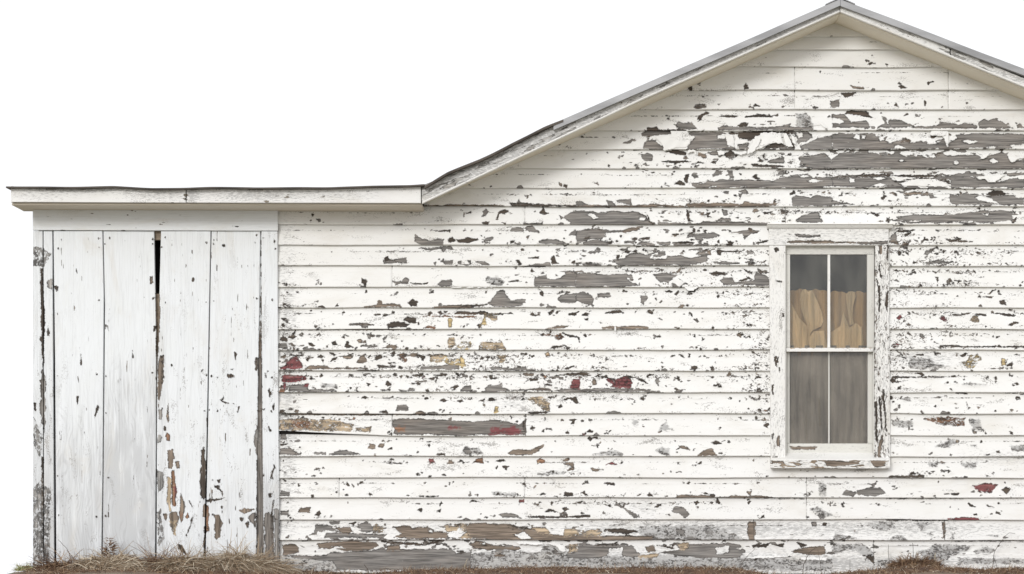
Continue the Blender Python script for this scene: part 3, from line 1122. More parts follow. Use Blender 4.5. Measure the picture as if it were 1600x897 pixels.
    # dirt line just inside the chip, darkened to paint in the lifted film's shadow
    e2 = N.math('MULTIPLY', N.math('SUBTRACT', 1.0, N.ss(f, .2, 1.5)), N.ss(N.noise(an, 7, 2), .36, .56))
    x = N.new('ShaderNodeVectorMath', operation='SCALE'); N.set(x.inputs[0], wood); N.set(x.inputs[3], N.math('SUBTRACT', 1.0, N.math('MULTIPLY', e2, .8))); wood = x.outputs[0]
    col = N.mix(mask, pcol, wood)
    h = N.math('ADD', N.math('MULTIPLY', N.math('SUBTRACT', 1.0, N.math('MAXIMUM', mask, sm)), 1.0), N.math('MULTIPLY', st, N.math('MULTIPLY', mask, .9)))
    h = N.math('ADD', h, N.math('MULTIPLY', fine, .22))
    N.bsdf(col, N.ss(mask, 0, 1, .55, .85), N.bump(h, .0012, .8))
    return m
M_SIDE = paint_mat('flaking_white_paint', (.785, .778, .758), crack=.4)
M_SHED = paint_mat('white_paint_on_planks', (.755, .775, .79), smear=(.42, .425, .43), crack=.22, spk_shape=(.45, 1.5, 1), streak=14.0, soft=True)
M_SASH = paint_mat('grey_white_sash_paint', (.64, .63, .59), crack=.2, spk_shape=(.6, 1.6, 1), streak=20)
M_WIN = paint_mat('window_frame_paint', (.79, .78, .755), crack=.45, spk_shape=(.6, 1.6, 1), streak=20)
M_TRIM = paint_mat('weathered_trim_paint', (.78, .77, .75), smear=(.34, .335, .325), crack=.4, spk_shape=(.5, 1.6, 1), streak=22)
M_SOFF = paint_mat('cream_soffit_paint', (.80, .74, .62), crack=.15)

def simple(name, col, rough=.7, var=.25, scale=6.0, aniso=(1, 1, 1), bump=.002, metal=0.0, col2=None):
    m, N = newmat(name)
    g = N.new('ShaderNodeNewGeometry').outputs['Position']
    n = N.noise(N.vmul(g, aniso), scale, 5, .6)
    c2 = col2 or tuple(c * (1 - var) for c in col)
    c = N.mix(N.ss(n, .35, .68), col, c2)
    N.bsdf(c, rough, N.bump(n, bump, .7), Metallic=metal); return m
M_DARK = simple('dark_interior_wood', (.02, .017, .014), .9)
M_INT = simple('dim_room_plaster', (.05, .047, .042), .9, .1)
M_METAL = simple('galvanised_roof_metal', (.36, .36, .365), .5, .3, 2.0, (1, 1, 6), .0008, 0.35)
M_FELT = simple('curled_dark_roof_felt', (.10, .085, .072), .9, .5, 5)
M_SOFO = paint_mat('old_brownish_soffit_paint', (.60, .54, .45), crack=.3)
M_OLDW = simple('old_brown_lath', (.34, .27, .20), .85, .45, 3, (1, 1, 18))
M_TWIG = simple('dry_stem', (.085, .065, .048), .8, .4, 20)
M_TWIG2 = simple('pale_dry_stem', (.50, .43, .30), .8, .3, 20)
def soil():
    m, N = newmat('soil_and_dry_lawn')
    g = N.new('ShaderNodeNewGeometry').outputs['Position']
    sx = N.new('ShaderNodeSeparateXYZ'); N.l.new(g, sx.inputs[0])
    xo = N.math('MAXIMUM', N.math('SUBTRACT', N.math('ABSOLUTE', N.math('ADD', sx.outputs[0], -.85)), 3.6), 0.0)
    far = N.ss(N.math('ADD', N.math('ADD', xo, N.math('ABSOLUTE', N.math('ADD', sx.outputs[1], -.1))), N.math('MULTIPLY', N.noise(g, 2, 3), .6)), .9, 1.6)
    a = N.mix(N.ss(N.noise(g, 9, 5, .6), .35, .68), (.17, .095, .055), (.08, .045, .03))
    b = N.mix(N.ss(N.noise(g, 5, 6, .7), .35, .65), (.33, .30, .235), (.25, .23, .17))
    N.bsdf(N.mix(far, a, b), .95, N.bump(N.noise(g, 30, 5, .7), .02, .7)); return m
M_SOIL = soil()

def straw_mat(name, a, b, c):
    m, N = newmat(name)
    r = N.attr('spk')
    col = N.mix(N.ss(r, 0, .5), a, b); col = N.mix(N.ss(r, .5, 1), col, c)
    N.bsdf(col, .75); return m
M_STRAW = straw_mat('dry_straw', (.40, .31, .21), (.24, .17, .11), (.68, .60, .47))
M_STRAWR = straw_mat('russet_dry_grass', (.15, .08, .042), (.09, .05, .03), (.32, .21, .12))
M_GREEN = straw_mat('pale_green_grass', (.30, .33, .14), (.42, .40, .22), (.22, .26, .10))

def cloth(name, col, trans=.35):
    m, N = newmat(name)
    g = N.new('ShaderNodeNewGeometry').outputs['Position']
    n = N.noise(N.vmul(g, (1, 1, .06)), 60, 4, .6); w = N.noise(g, 900, 2)
    n2 = N.noise(N.vmul(g, (1, 1, .12)), 17, 3, .6)
    c = N.mix(N.ss(n, .3, .7), col, tuple(k * .78 for k in col)); c = N.mix(N.ss(n2, .4, .65, 0, .65), c, tuple(k * .50 for k in col))
    b = N.new('ShaderNodeBsdfDiffuse'); N.set(b.inputs[0], c); t = N.new('ShaderNodeBsdfTranslucent'); N.set(t.inputs[0], c)
    N.l.new(N.bump(w, .0004, .5), b.inputs['Normal'])
    x = N.new('ShaderNodeMixShader'); x.inputs[0].default_value = trans
    N.l.new(b.outputs[0], x.inputs[1]); N.l.new(t.outputs[0], x.inputs[2])
    o = N.new('ShaderNodeOutputMaterial'); N.l.new(x.outputs[0], o.inputs[0]); return m
M_CTAN = cloth('tan_curtain_cloth', (.50, .32, .145), .3)
M_CTAN2 = cloth('light_tan_curtain_cloth', (.78, .57, .31), .3)
M_CGREY = cloth('grey_brown_curtain_cloth', (.29, .255, .20))
def glass(name, film, filmcol):
    m, N = newmat(name)
    g = N.new('ShaderNodeNewGeometry').outputs['Position']
    n = N.noise(N.vmul(g, (1, 1, .5)), 6, 4, .6)
    t = N.new('ShaderNodeBsdfTransparent'); gl = N.new('ShaderNodeBsdfGlossy'); gl.inputs['Roughness'].default_value = .06
    d = N.new('ShaderNodeBsdfDiffuse'); d.inputs[0].default_value = (*filmcol, 1)
    fr = N.new('ShaderNodeFresnel'); fr.inputs[0].default_value = 1.5
    a = N.new('ShaderNodeMixShader'); N.l.new(N.ss(n, .3, .7, film * .3, film * 2.2), a.inputs[0]); N.l.new(t.outputs[0], a.inputs[1]); N.l.new(d.outputs[0], a.inputs[2])
    b = N.new('ShaderNodeMixShader'); N.l.new(fr.outputs[0], b.inputs[0]); N.l.new(a.outputs[0], b.inputs[1]); N.l.new(gl.outputs[0], b.inputs[2])
    o = N.new('ShaderNodeOutputMaterial'); N.l.new(b.outputs[0], o.inputs[0]); return m
M_GLASS = glass('dusty_glass', .035, (.55, .54, .46)); M_GLASS2 = glass('grimy_glass', .10, (.46, .41, .34))

# ------------------------------------------------------------------ the farmhouse
house = link(bpy.data.objects.new('farmhouse', None))
house['label'] = 'white clapboard farmhouse with badly flaking paint, gable roof and plank door'
house['category'] = 'house'

def rake_y(x):                      # line where the siding meets the soffit
    x = np.asarray(x, float)
    return np.minimum(np.where(x < 1305, 33 + (1305 - x) * .4385, 33 + (x - 1305) * .4035), np.where(x < 1000, 319.0, 900.0))

# ---- clapboard siding: one sheet of lapped boards
XR = 1968.0
cols = np.concatenate([np.arange(434, 1606, 1.25), np.arange(1610, XR + 1, 6.0)])
def gauss(X, Y, L):
    s = 0
    for cx, cy, rx, ry, a in L: s = s + a * np.exp(-(((X - cx) / rx) ** 2 + ((Y - cy) / ry) ** 2))
    return s
ZI = [(1250, 240, 260, 60, .75), (1500, 270, 160, 70, .8), (1050, 400, 180, 55, .62), (820, 400, 140, 60, .3), (1120, 340, 220, 30, .3),
      (700, 840, 260, 28, .85), (1000, 850, 260, 24, .7), (1450, 855, 220, 26, .45), (600, 560, 200, 45, .4), (900, 595, 240, 22, .4),
      (1500, 560, 110, 60, .25), (1520, 440, 120, 60, .2), (1400, 760, 260, 22, .3), (460, 640, 30, 180, .45), (850, 620, 400, 80, .15), (1900, 300, 200, 200, .4)]
ZS = [(1050, 420, 300, 90, .65), (700, 560, 300, 60, .75), (900, 590, 300, 40, .5), (1500, 400, 170, 60, .8), (1450, 520, 200, 80, .75),
      (1250, 240, 260, 60, .5), (1180, 520, 80, 120, .4), (450, 560, 26, 200, .9), (1190, 600, 18, 90, .8), (1402, 500, 16, 160, .9),
      (900, 720, 420, 90, .35), (1500, 700, 200, 90, .32), (700, 360, 120, 30, .35), (950, 790, 160, 22, .5), (1280, 780, 500, 20, .25), (1250, 130, 300, 40, .18), (1240, 330, 300, 14, .5)]
ZG = [(640, 825, 230, 14, .30), (1080, 828, 200, 14, .75), (800, 880, 360, 18, .75), (1200, 880, 420, 16, .7), (450, 600, 16, 230, .6), (1420, 825, 180, 14, .5),
      (1500, 310, 130, 8, .1), (520, 665, 90, 14, .3), (1440, 560, 60, 14, .5), (1560, 715, 60, 12, .4), (1010, 790, 30, 14, .4), (800, 628, 40, 16, .3), (860, 740, 80, 8, .35)]
scatter_marks(1500, lambda x, y: min(1.0, .10 + 1.0 * float(gauss(x, y, ZS)) + .3 * float(gauss(x, y, ZI))) * (.25 if y < 160 else 1) * (.3 if (x < 640 and y < 440) else 1))
Vs, Fs = [], []
AT = dict(peel=[], under=[], pc=[], spk=[], gy=[])
base = 0
JOINTS = {3: [], 4: [1241, 1481], 5: [1241, 1481], 11: [820, 1227], 14: [613], 21: [613, 821], 24: [530, 820, 1260], 25: [1260], 26: [1178, 1475], 27: [1365]}
for r in range(1, len(ROWS)):
    y0, y1 = ROWS[r - 1], ROWS[r]
    h = y1 - y0
    nv = 30 if h < 40 else 46
    vs = np.linspace(0, 1, nv)
    X, Vv = np.meshgrid(cols, vs, indexing='ij')
    wl0 = (fbm(cols / 150, cols * 0 + (r - 1) * 5.3, 21, 3) - .5) * 3.2
    wl1 = (fbm(cols / 150, cols * 0 + r * 5.3, 21, 3) - .5) * 3.2
    if r == 21: wl1 = wl1 - np.clip((620 - cols) / 180, 0, 1) * 7.5
    if r == 22: wl0 = wl0 - .5
    top = y0 + wl0 - 1.5; bot = y1 + wl1
    Y = top[:, None] * (1 - Vv) + bot[:, None] * Vv
    tilt = (fbm(cols / 140, cols * 0 + r * 3.7, 31, 2) - .5) * .007
    dep = .001 + .025 * Vv + tilt[:, None] * Vv + (fbm(X / 45, Y / 30, r + 70, 2) - .5) * .0014
    # background wear
    I = np.clip(gauss(X, Y, ZI), 0, 1); loc = (Y - y0)
    I2 = I + .35 * I * np.exp(-((loc - h) / 5.0) ** 2) + .22 * I * np.exp(-((loc - 9) / 3.0) ** 2)
    aut = (fbm(X / 13, Y / 5.0, 100 + r, 4) - (.86 - .25 * I2)) * 42
    # the dashed hairline left where an older lap used to sit
    hl = (fbm(X / 60, X * 0 + r * 2.3, 33, 2) - .50) * 9 - np.abs(loc - 9.3 - (fbm(X / 200, X * 0 + r, 34, 2) - .5) * 3) * 2.2
    aut = np.maximum(aut, np.minimum(hl, .15) - .55)
    # bottom edges of boards lose their paint first
    eb = (fbm(X / 22, X * 0 + r * 9.1, 55, 3) - (.80 - .22 * I)) * 30 - np.maximum(0, (h - loc) - 1.0) * 1.2
    aut = np.maximum(aut, eb)
    rowid = np.full(X.shape, r)
    f, U = wear_fields(X, Y, ['marks', 'siding'], rowid, np.clip(aut, -9, 9))
    # brown and tan tints under the low boards, red between
    # curling film at the edge of the big bare areas
    cu = np.clip(fbm(X / 28, Y / 14, 400 + r, 2) * 2.2 - .75, 0, 1) * np.clip(.25 + I * 1.2, 0, 1)
    dep = dep + np.where(f < 0, np.exp(f / 2.0) * .011 * cu, -.0009)
    dep[:, 0] = .001
    # butt joints
    sp = np.clip(gauss(X, Y, ZS), 0, 1)
    prof = .62 + .38 * np.exp(-((loc - 9) / 3.6) ** 2) + .34 * np.exp(-((loc - h + 3) / 3.5) ** 2)
    sp = np.clip(sp * prof * (.45 + 1.5 * fbm(X / 40, Y / 12, 77, 2)) + .14 * prof, 0, 1.0) * .88
    gg = np.clip(np.maximum(gauss(X, Y, ZG), SMEAR), 0, 1)
    off = r * 1.37 + np.zeros(X.shape)
    for j in JOINTS.get(r, []):
        dj = np.abs(X - j); dep = dep - np.where(dj < .64, .006, 0)
        off = off + np.where(X > j, .63, 0); U = np.where((dj < 1.0)[..., None], np.array((.16, .14, .12)), U); f = np.where(dj < .64, np.maximum(f, .5 * vnoise(X * 0 + j, Y / 9, 3) + .1), f)
        sp = sp + .35 * np.exp(-(dj / 9) ** 2) * (r < 26)
    if r == 27: dep = dep + np.where(Y > 866 + wl1[:, None] * 2, .004, 0)
    x, yy, z = W3(X, Y, 0.0)
    V = np.stack([x, -dep, z], -1)
    # the lip: bottom edge of the board returns to the wall
    gap = 0.0
    lipd = np.full(len(cols), .0)
    if r == 21: lipd = -np.clip((620 - cols) / 180, 0, 1) * .03
    L1 = V[:, -1].copy(); L1[:, 2] -= .0006; L1[:, 1] += .0016
    L2 = L1.copy(); L2[:, 1] = -.002 - lipd * -1; L2[:, 2] += .0002
    V = np.concatenate([V, L1[:, None], L2[:, None]], 1)
    n2 = nv + 2
    Q = quads(len(cols), n2).reshape(len(cols) - 1, n2 - 1, 4)
    # clip by the soffit line and by the window opening
    Xc = (X[:-1, :-1] + X[1:, 1:]) / 2; Yc = (Y[:-1, :-1] + Y[1:, 1:]) / 2
    ok = (Yc > rake_y(Xc) - 10) & ~((Xc > 1222) & (Xc < 1370) & (Yc > 380) & (Yc < 722))
    okl = np.concatenate([ok, ok[:, -1:], ok[:, -1:]], 1)
    Q = Q[okl]
    Vs.append(V.reshape(-1, 3)); Fs.append(Q + base); base += V.shape[0] * V.shape[1]
    def ex(a): return np.concatenate([a, a[:, -1:], a[:, -1:]], 1)
    AT['peel'].append(ex(f).ravel()); AT['spk'].append(ex(sp).ravel()); AT['gy'].append(ex(gg).ravel())
    AT['under'].append(ex(U).reshape(-1, 3)); AT['pc'].append(ex(np.stack([X / 100, Y / 100, off], -1)).reshape(-1, 3))
V = np.concatenate(Vs); F = np.concatenate(Fs)
used = np.zeros(len(V), bool); used[F.ravel()] = True
remap = np.cumsum(used) - 1; F = remap[F]
at = {k: np.concatenate(v)[used] for k, v in AT.items()}
siding = raw_mesh('clapboard_siding', V[used], F[:, ::-1].copy(), M_SIDE, house, True, at)
siding['label'] = 'white lapped boards with flaking paint, grey bare wood and red and tan patches'

# ---- curled flakes of paint hanging off the boards
def curl(P, d0, roll, ax, fl):
    """P: outline (wall units); a thin film lifted off the wall, rolled about one side"""
    P = np.array(P, float); c = P.mean(0)
    x0, y0 = P.min(0); x1, y1 = P.max(0)
    gx = np.arange(x0 - 1, x1 + 1.1, .9); gy_ = np.arange(y0 - 1, y1 + 1.1, .9)
    X, Y = np.meshgrid(gx, gy_, indexing='ij')
    s = sdf(P, X + (fbm(X / 4, Y / 4, fl, 2) - .5) * 3, Y + (fbm(X / 4, Y / 4, fl + 3, 2) - .5) * 3)
    t = (Y - y0) / (y1 - y0) if ax == 'y' else ((X - x0) / (x1 - x0) if ax == 'x' else (x1 - X) / (x1 - x0))
    t = np.clip(t, 0, 1)
    dep = d0 + roll * t ** 1.6 + .002 * np.sin(X * .35 + Y * .2 + fl) * t
    x, y, z = W3(X, Y, 0); V = np.stack([x, -dep, z], -1).reshape(-1, 3)
    Q = quads(*X.shape).reshape(X.shape[0] - 1, X.shape[1] - 1, 4)
    ok = (s[:-1, :-1] + s[1:, 1:]) / 2 > 0
    return V, Q[ok], X, Y
A_ = lambda L, z='A': [(ZONES[z][0] + a / ZONES[z][2], ZONES[z][1] + b / ZONES[z][2]) for a, b in L]
CURLS = [
 (A_([(250, 232), (400, 238), (405, 275), (455, 285), (425, 330), (385, 380), (300, 385), (200, 410), (190, 370), (130, 300), (160, 290), (255, 275)]), .018, .012, 'y', 1),
 (A_([(790, 262), (830, 315), (900, 325), (905, 340), (812, 352), (800, 402), (785, 380)]), .02, .02, 'y', 2),
 (A_([(1000, 262), (1100, 250), (1170, 262), (1190, 350), (1100, 345), (1040, 372), (985, 392), (1010, 330)]), .018, .018, 'y', 3),
 (A_([(960, 285), (1025, 290), (985, 360), (935, 430), (885, 440), (905, 380)]), .02, .024, 'y', 4),
 (A_([(1185, 262), (1225, 262), (1275, 375), (1215, 372)]), .02, .014, 'y', 5),
 (A_([(1245, 255), (1285, 300), (1300, 370), (1270, 340)]), .02, .018, 'y', 6),
 (A_([(385, 415), (410, 398), (460, 405), (475, 440), (455, 445), (440, 418), (405, 425), (400, 438)]), .022, .014, 'y', 7),
 (A_([(640, 410), (670, 400), (705, 415), (700, 445), (660, 450)]), .022, .014, 'y', 8),
 (A_([(770, 405), (830, 425), (880, 400), (890, 420), (840, 445), (790, 430)]), .022, .014, 'y', 9),
 (A_([(700, 265), (780, 275), (785, 385), (730, 365)]), .02, .01, 'y', 10),
 (A_([(1435, 190), (1520, 172), (1560, 220), (1545, 222), (1510, 190), (1450, 200)]), .018, .018, 'y', 11),
 (A_([(905, 285), (960, 240), (970, 300), (960, 378), (945, 370), (935, 310)], 'B'), .02, .02, 'y', 12),
 (A_([(800, 275), (830, 238), (900, 235), (960, 240), (940, 282), (880, 290)], 'B'), .018, .014, 'y', 13),
 (A_([(1460, 450), (1500, 440), (1530, 460), (1600, 445), (1600, 470), (1530, 480), (1510, 505), (1480, 505)], 'B'), .018, .018, 'y', 14),
 (A_([(1225, 480), (1262, 432), (1330, 425), (1290, 455), (1250, 480)], 'B'), .018, .016, 'y', 15),
 (A_([(1200, 625), (1350, 600), (1440, 605), (1380, 650), (1350, 675), (1290, 672), (1270, 640), (1220, 648)], 'B'), .018, .014, 'y', 16),
 (A_([(595, 700), (640, 650), (720, 638), (860, 645), (1000, 700), (870, 706)], 'B'), .018, .008, 'y', 17),
 (A_([(480, 620), (600, 630), (720, 630), (620, 645), (550, 662)], 'B'), .018, .014, 'y', 18),
 (A_([(790, 705), (815, 680), (850, 668), (905, 708), (860, 745)], 'D'), .020, .006, 'x', 19),
 (A_([(900, 742), (960, 712), (1015, 740), (975, 772), (930, 772)], 'D'), .018, .014, 'y', 20),
 (A_([(1195, 340), (1230, 315), (1255, 350), (1262, 385), (1200, 385)], 'D'), .018, .012, 'y', 21),
 (A_([(1275, 205), (1292, 215), (1298, 255), (1285, 258)], 'F'), .019, .014, 'y', 22),
 (A_([(110, 130), (150, 138), (190, 168), (135, 175)], 'D'), .017, .008, 'y', 23),
 (A_([(555, 730), (650, 730), (900, 738), (900, 745), (560, 748)], 'C'), .022, .004, 'y', 24),
 (A_([(1290, 90), (1310, 150), (1350, 190), (1420, 215), (1300, 215)], 'A'), .012, .002, 'y', 25),
 (A_([(700, 360), (780, 360), (860, 385), (880, 430), (850, 445), (800, 400)], 'J'), .018, .014, 'y', 26),
 (A_([(470, 350), (680, 360), (682, 380), (600, 378), (480, 378)], 'J'), .018, .010, 'y', 27),
 (A_([(950, 475), (1200, 468), (1340, 462), (1200, 480), (1060, 492), (860, 496)], 'K'), .020, .012, 'y', 28),
 (A_([(1330, 485), (1560, 485), (1545, 508), (1340, 505)], 'K'), .020, .010, 'y', 29),
]
for c in CURLS:
    V, Q, X, Y = curl(*c); us = np.zeros(len(V), bool); us[Q.ravel()] = True; Q = (np.cumsum(us) - 1)[Q]
    if not us.any(): continue
    o = raw_mesh('paint_flake', V[us], Q, M_SIDE, siding, True, dict(pc=np.stack([X.ravel() / 100, Y.ravel() / 100, X.ravel() * 0 + 9], -1)[us], spk=np.full(us.sum(), .2)))
    md = o.modifiers.new('film', 'SOLIDIFY'); md.thickness = .0012; md.offset = -1

# ---- backing wall, side walls, back wall, floor
apx, apz = W3(1305, 33, 0)[0], W3(1305, 33, 0)[2]
xL = float(W3(52, 0)[0]); xM = float(W3(434, 0)[0]); xR = float(W3(XR, 0)[0])
DEPTH = 6.5
zE = float(W3(0, 322)[2]); zRe = float(W3(0, 33 + (XR - 1305) * .4035)[2])
# sheathing behind the boards (with the window opening left out)
def sheath():
    x = lambda p: float(W3(p, 0)[0]); z = lambda p: float(W3(0, p)[2])
    V, F = [], []
    xs = [436, 657, 1226, 1366, XR]; 
    def q(a, b, top_a, top_b, zb):
        n = len(V)
        for yy in (0.0, .04):
            V.extend([(x(a), yy, zb), (x(b), yy, zb), (x(b), yy, top_b), (x(a), yy, top_a)])
        F.extend([(n, n + 1, n + 2, n + 3), (n + 7, n + 6, n + 5, n + 4), (n, n + 4, n + 5, n + 1), (n + 1, n + 5, n + 6, n + 2), (n + 2, n + 6, n + 7, n + 3), (n + 3, n + 7, n + 4, n)])
    tz = lambda p: z(float(rake_y(p)))
    q(436, 657, z(322), z(322), z(905)); q(657, 1226, z(318), tz(1226), z(905))
    q(1226, 1305, tz(1226), tz(1305), z(384)); q(1305, 1366, tz(1305), tz(1366), z(384)); q(1226, 1366, z(713), z(713), z(905))
    q(1366, XR, tz(1366), tz(XR), z(905))
    return raw_mesh('sheathing', V, F, M_DARK, house)
sheath()
def lapped_wall(name, pts, z0, z1, nrm):
    """plain lapped wall seen only from elsewhere: a strip of tilted boards between two plan points"""
    (xa, ya), (xb, yb) = pts; nr = int((z1 - z0) / .13) + 1; n = 60
    V, F = [], []; u = np.linspace(0, 1, n)
    P, dat = [], []
    Vl = []; 
    for i in range(nr):
        zb = z0 + i * .13; zt = min(zb + .134, z1)
        for zz, dd in ((zb, .003), (zb, .018), (zt, .003)):
            Vl.append(np.stack([xa + (xb - xa) * u + nrm[0] * dd, ya + (yb - ya) * u + nrm[1] * dd, np.full(n, zz)], -1))
    Vl = np.array(Vl).transpose(1, 0, 2); nvv = Vl.shape[1]
    Q = quads(n, nvv); Vf = Vl.reshape(-1, 3)
    t = Vf[:, 0] + Vf[:, 1]
    pc = np.stack([t * 2.5, Vf[:, 2] * 2.5, np.floor((Vf[:, 2] - z0) / .13) * 1.3], -1)
    o = raw_mesh(name, Vf, Q, M_SIDE, house, False, dict(pc=pc, spk=np.full(len(Vf), .5), peel=(fbm(t * 18, Vf[:, 2] * 45, 8, 3) - .68) * 30))
    return o
lapped_wall('side_wall', ((xL + .03, .045), (xL + .03, DEPTH)), -.2, zE, (-1, 0))
lapped_wall('side_wall', ((xR, .045), (xR, DEPTH)), -.2, zRe, (1, 0))
prism('back_wall', [(xL, -.2), (xR, -.2), (xR, zRe), (apx, apz), (float(W3(657, 0)[0]), zE), (xL, zE)], DEPTH, DEPTH + .05, M_SIDE, house)
box('floor', xL + .03, xR - .03, .06, DEPTH - .01, -.12, -.02, M_DARK, house)
# inner room walls so the window looks into a dim room
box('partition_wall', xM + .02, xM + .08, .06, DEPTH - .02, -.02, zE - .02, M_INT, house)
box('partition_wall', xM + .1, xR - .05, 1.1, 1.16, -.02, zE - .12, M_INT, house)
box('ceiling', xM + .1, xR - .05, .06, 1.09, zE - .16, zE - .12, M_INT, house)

# ---- roof
OV = .31
def P3(px, py, d): a = W3(px, py, d); return float(a[0]), float(a[2])
ax_, az_ = P3(1312, 0.5, OV)               # ridge, top of roof edge
lx_, lz_ = P3(657, 291, OV); mx_, mz_ = P3(865, 194, OV)
rs = (P3(1600, 110, OV)[1] - az_) / (P3(1600, 110, OV)[0] - ax_)
rx_ = P3(1990, 0, OV)[0]; rz_ = az_ + rs * (rx_ - ax_)
th = .034
# grey metal sheets
f_l = az_ + 0
def roof_slab(name, pts, thick, y0, y1, mat, wav=0.0, seed=0, n=90):
    """sheet following (x,z) points, its edge wavering"""
    pts = np.array(pts, float); s = np.concatenate([[0], np.cumsum(np.hypot(*np.diff(pts, axis=0).T))]); t = np.linspace(0, s[-1], n)
    x = np.interp(t, s, pts[:, 0]); z = np.interp(t, s, pts[:, 1])
    ys = np.array([y0, y0 + .02, y0 + .12, y0 + .5, y1])
    wv = (fbm(t * 2.2, t * 0, seed, 2) - .5) * 2 * wav
    V = []
    for k, yy in enumerate(ys):
        a = [1, 1, .7, .3, 0][k]
        V.append(np.stack([x, np.full(n, yy) + (fbm(t * 4, t * 0 + 5, seed + 1, 2) - .5) * wav * 1.5 * a, z + wv * a], -1))
    top = np.array(V).transpose(1, 0, 2); bot = top.copy(); bot[..., 2] -= thick
    m = len(ys); Vt = np.concatenate([top.reshape(-1, 3), bot.reshape(-1, 3)])
    Fq = [quads(n, m), quads(n, m, n * m)[:, ::-1]]
    i = np.arange(n - 1)
    Fq.append(np.stack([i * m, (i + 1) * m, (i + 1) * m + n * m, i * m + n * m], -1))
    Fq.append(np.stack([i * m + m - 1, i * m + m - 1 + n * m, (i + 1) * m + m - 1 + n * m, (i + 1) * m + m - 1], -1))
    j = np.arange(m - 1)
    Fq.append(np.stack([j, j + n * m, j + 1 + n * m, j + 1], -1)); e = (n - 1) * m
    Fq.append(np.stack([e + j, e + j + 1, e + j + 1 + n * m, e + j + n * m], -1))
    o = raw_mesh(name, Vt, np.concatenate(Fq), mat, house, True); bm_fix(o); return o
def toward(p, q, t): return (p[0] + (q[0] - p[0]) * t, p[1] + (q[1] - p[1]) * t)
roof_slab('metal_roof', [(mx_, mz_), (ax_, az_)], .040, -OV - .035, DEPTH + .3, M_METAL, .003, 3)
roof_slab('metal_roof', [(ax_ + .002, az_), (rx_, rz_)], .040, -OV - .035, DEPTH + .3, M_METAL, .003, 5)
# ridge cap
prism('ridge_cap', [(ax_ - .09, az_ - .036), (ax_, az_ + .006), (ax_ + .09, az_ - .034), (ax_ + .09, az_ - .028), (ax_, az_ + .012), (ax_ - .09, az_ - .030)], -OV - .042, DEPTH + .3, M_METAL, house)
roof_slab('felt_roof', [P3(664, 290.5, OV), P3(700, 270, OV), P3(750, 248, OV), P3(800, 224, OV), P3(850, 201, OV), P3(880, 189.5, OV)], .014, -OV - .045, DEPTH + .3, M_FELT, .020, 9)
roof_slab('felt_roof', [P3(12, 291, OV), P3(60, 292, OV), P3(180, 291.5, OV), P3(240, 294.5, OV), P3(330, 295, OV), P3(400, 296, OV), P3(450, 295.5, OV), P3(520, 295, OV), P3(580, 293, OV), P3(640, 292, OV), P3(664, 291, OV)],
          .009, -OV - .05, DEPTH + .3, M_FELT, .012, 12, 140)
# roof decks (underside is the boarded soffit)
def deck(name, a, b, off1, off2, mat, y0=-OV + .026, y1=DEPTH + .28):
    (x0, z0), (x1, z1) = a, b
    return prism(name, [(x0, z0 - off1), (x1, z1 - off1), (x1, z1 - off2), (x0, z0 - off2)], y0, y1, mat, house)
# soffit planes come from the lower edge of the fascia
sL = P3(660, 304.5, OV); sA = P3(1312, 17, OV); sR = P3(1600, 134.5, OV)
srs = (sR[1] - sA[1]) / (sR[0] - sA[0]); sR2 = (rx_, sA[1] + srs * (rx_ - sA[0]))
def soffit(name, a, b, mat=None):
    (x0, z0), (x1, z1) = a, b; n = max(8, int(abs(x1 - x0) * 60)); m = 14
    t = np.linspace(0, 1, n); ys = np.linspace(-OV + .024, .03, m)
    X, Yy = np.meshgrid(x0 + (x1 - x0) * t, ys, indexing='ij'); Z = (z0 + (z1 - z0) * t)[:, None] + 0 * Yy + (fbm(X * 2, Yy * 3, 3, 2) - .5) * .004
    V = np.stack([X, Yy, Z + .004], -1).reshape(-1, 3)
    pc = np.stack([X * 2.5, Yy * 2.5, X * 0 + z0], -1).reshape(-1, 3)
    o = raw_mesh(name, V, quads(n, m), mat or M_SOFF, house, True, dict(pc=pc, spk=np.full(n * m, .02)))
    md = o.modifiers.new('t', 'SOLIDIFY'); md.thickness = .018; md.offset = 1 if x1 < x0 else -1
    return o
soffit('soffit', sL, sA); soffit('soffit', (sA[0] + .004, sA[1]), sR2)
eL, eR = P3(17, 316, OV), P3(658, 317.5, OV)
soffit('soffit', eL, (eR[0], eR[1]), M_SOFO)
deck('roof_deck', sL, sA, -.022, -.032, M_DARK); deck('roof_deck', (sA[0] + .01, sA[1]), sR2, -.022, -.032, M_DARK); deck('roof_deck', eL, eR, -.024, -.034, M_DARK)

# ---- fascias
def rag(I, seed, sx=16, sy=5): return lambda X, Y: np.clip((fbm(X / sx, Y / sy, seed, 4) - (.80 - .25 * I)) * 40, -9, 9)
def fasA(X, Y): return np.clip((fbm(X / 26, (Y + .44 * X) / 4.0, 41, 4) - (.60 + .10 * (X > 900))) * 20, -9, 9)
GR = (.36, .35, .33)
board('rake_fascia', [(659, 290), (735, 259), (865, 197.5), (1000, 141), (1312, 7)], [(659, 315.5), (700, 298), (1000, 154.8), (1312, 17.5)], OV, .025, M_TRIM, house, (), 1.3, 'h', 2.0, .55,
      auto=fasA, gy=.68, under=GR)
board('rake_fascia', [(1313, 4), (1484, 76.5)], [(1313, 17.5), (1484, 87.8)], OV, .025, M_TRIM, house, (), 1.3, 'h', 3.3, .35, auto=lambda X, Y: np.clip((fbm(X / 20, (Y - .4 * X) / 3.5, 46, 4) - .72 + .2 * np.exp(-((X - 1478) / 14) ** 2)) * 30, -9, 9), gy=.2, under=GR)
board('rake_fascia', [(1485.5, 75.5), (1990, 281)], [(1485.5, 87.5), (1990, 295)], OV - .003, .022, M_TRIM, house, (), 1.5, 'h', 4.1, .4, auto=lambda X, Y: np.clip((fbm(X / 20, (Y - .4 * X) / 3.5, 48, 4) - .64) * 30, -9, 9), gy=.5, under=GR)
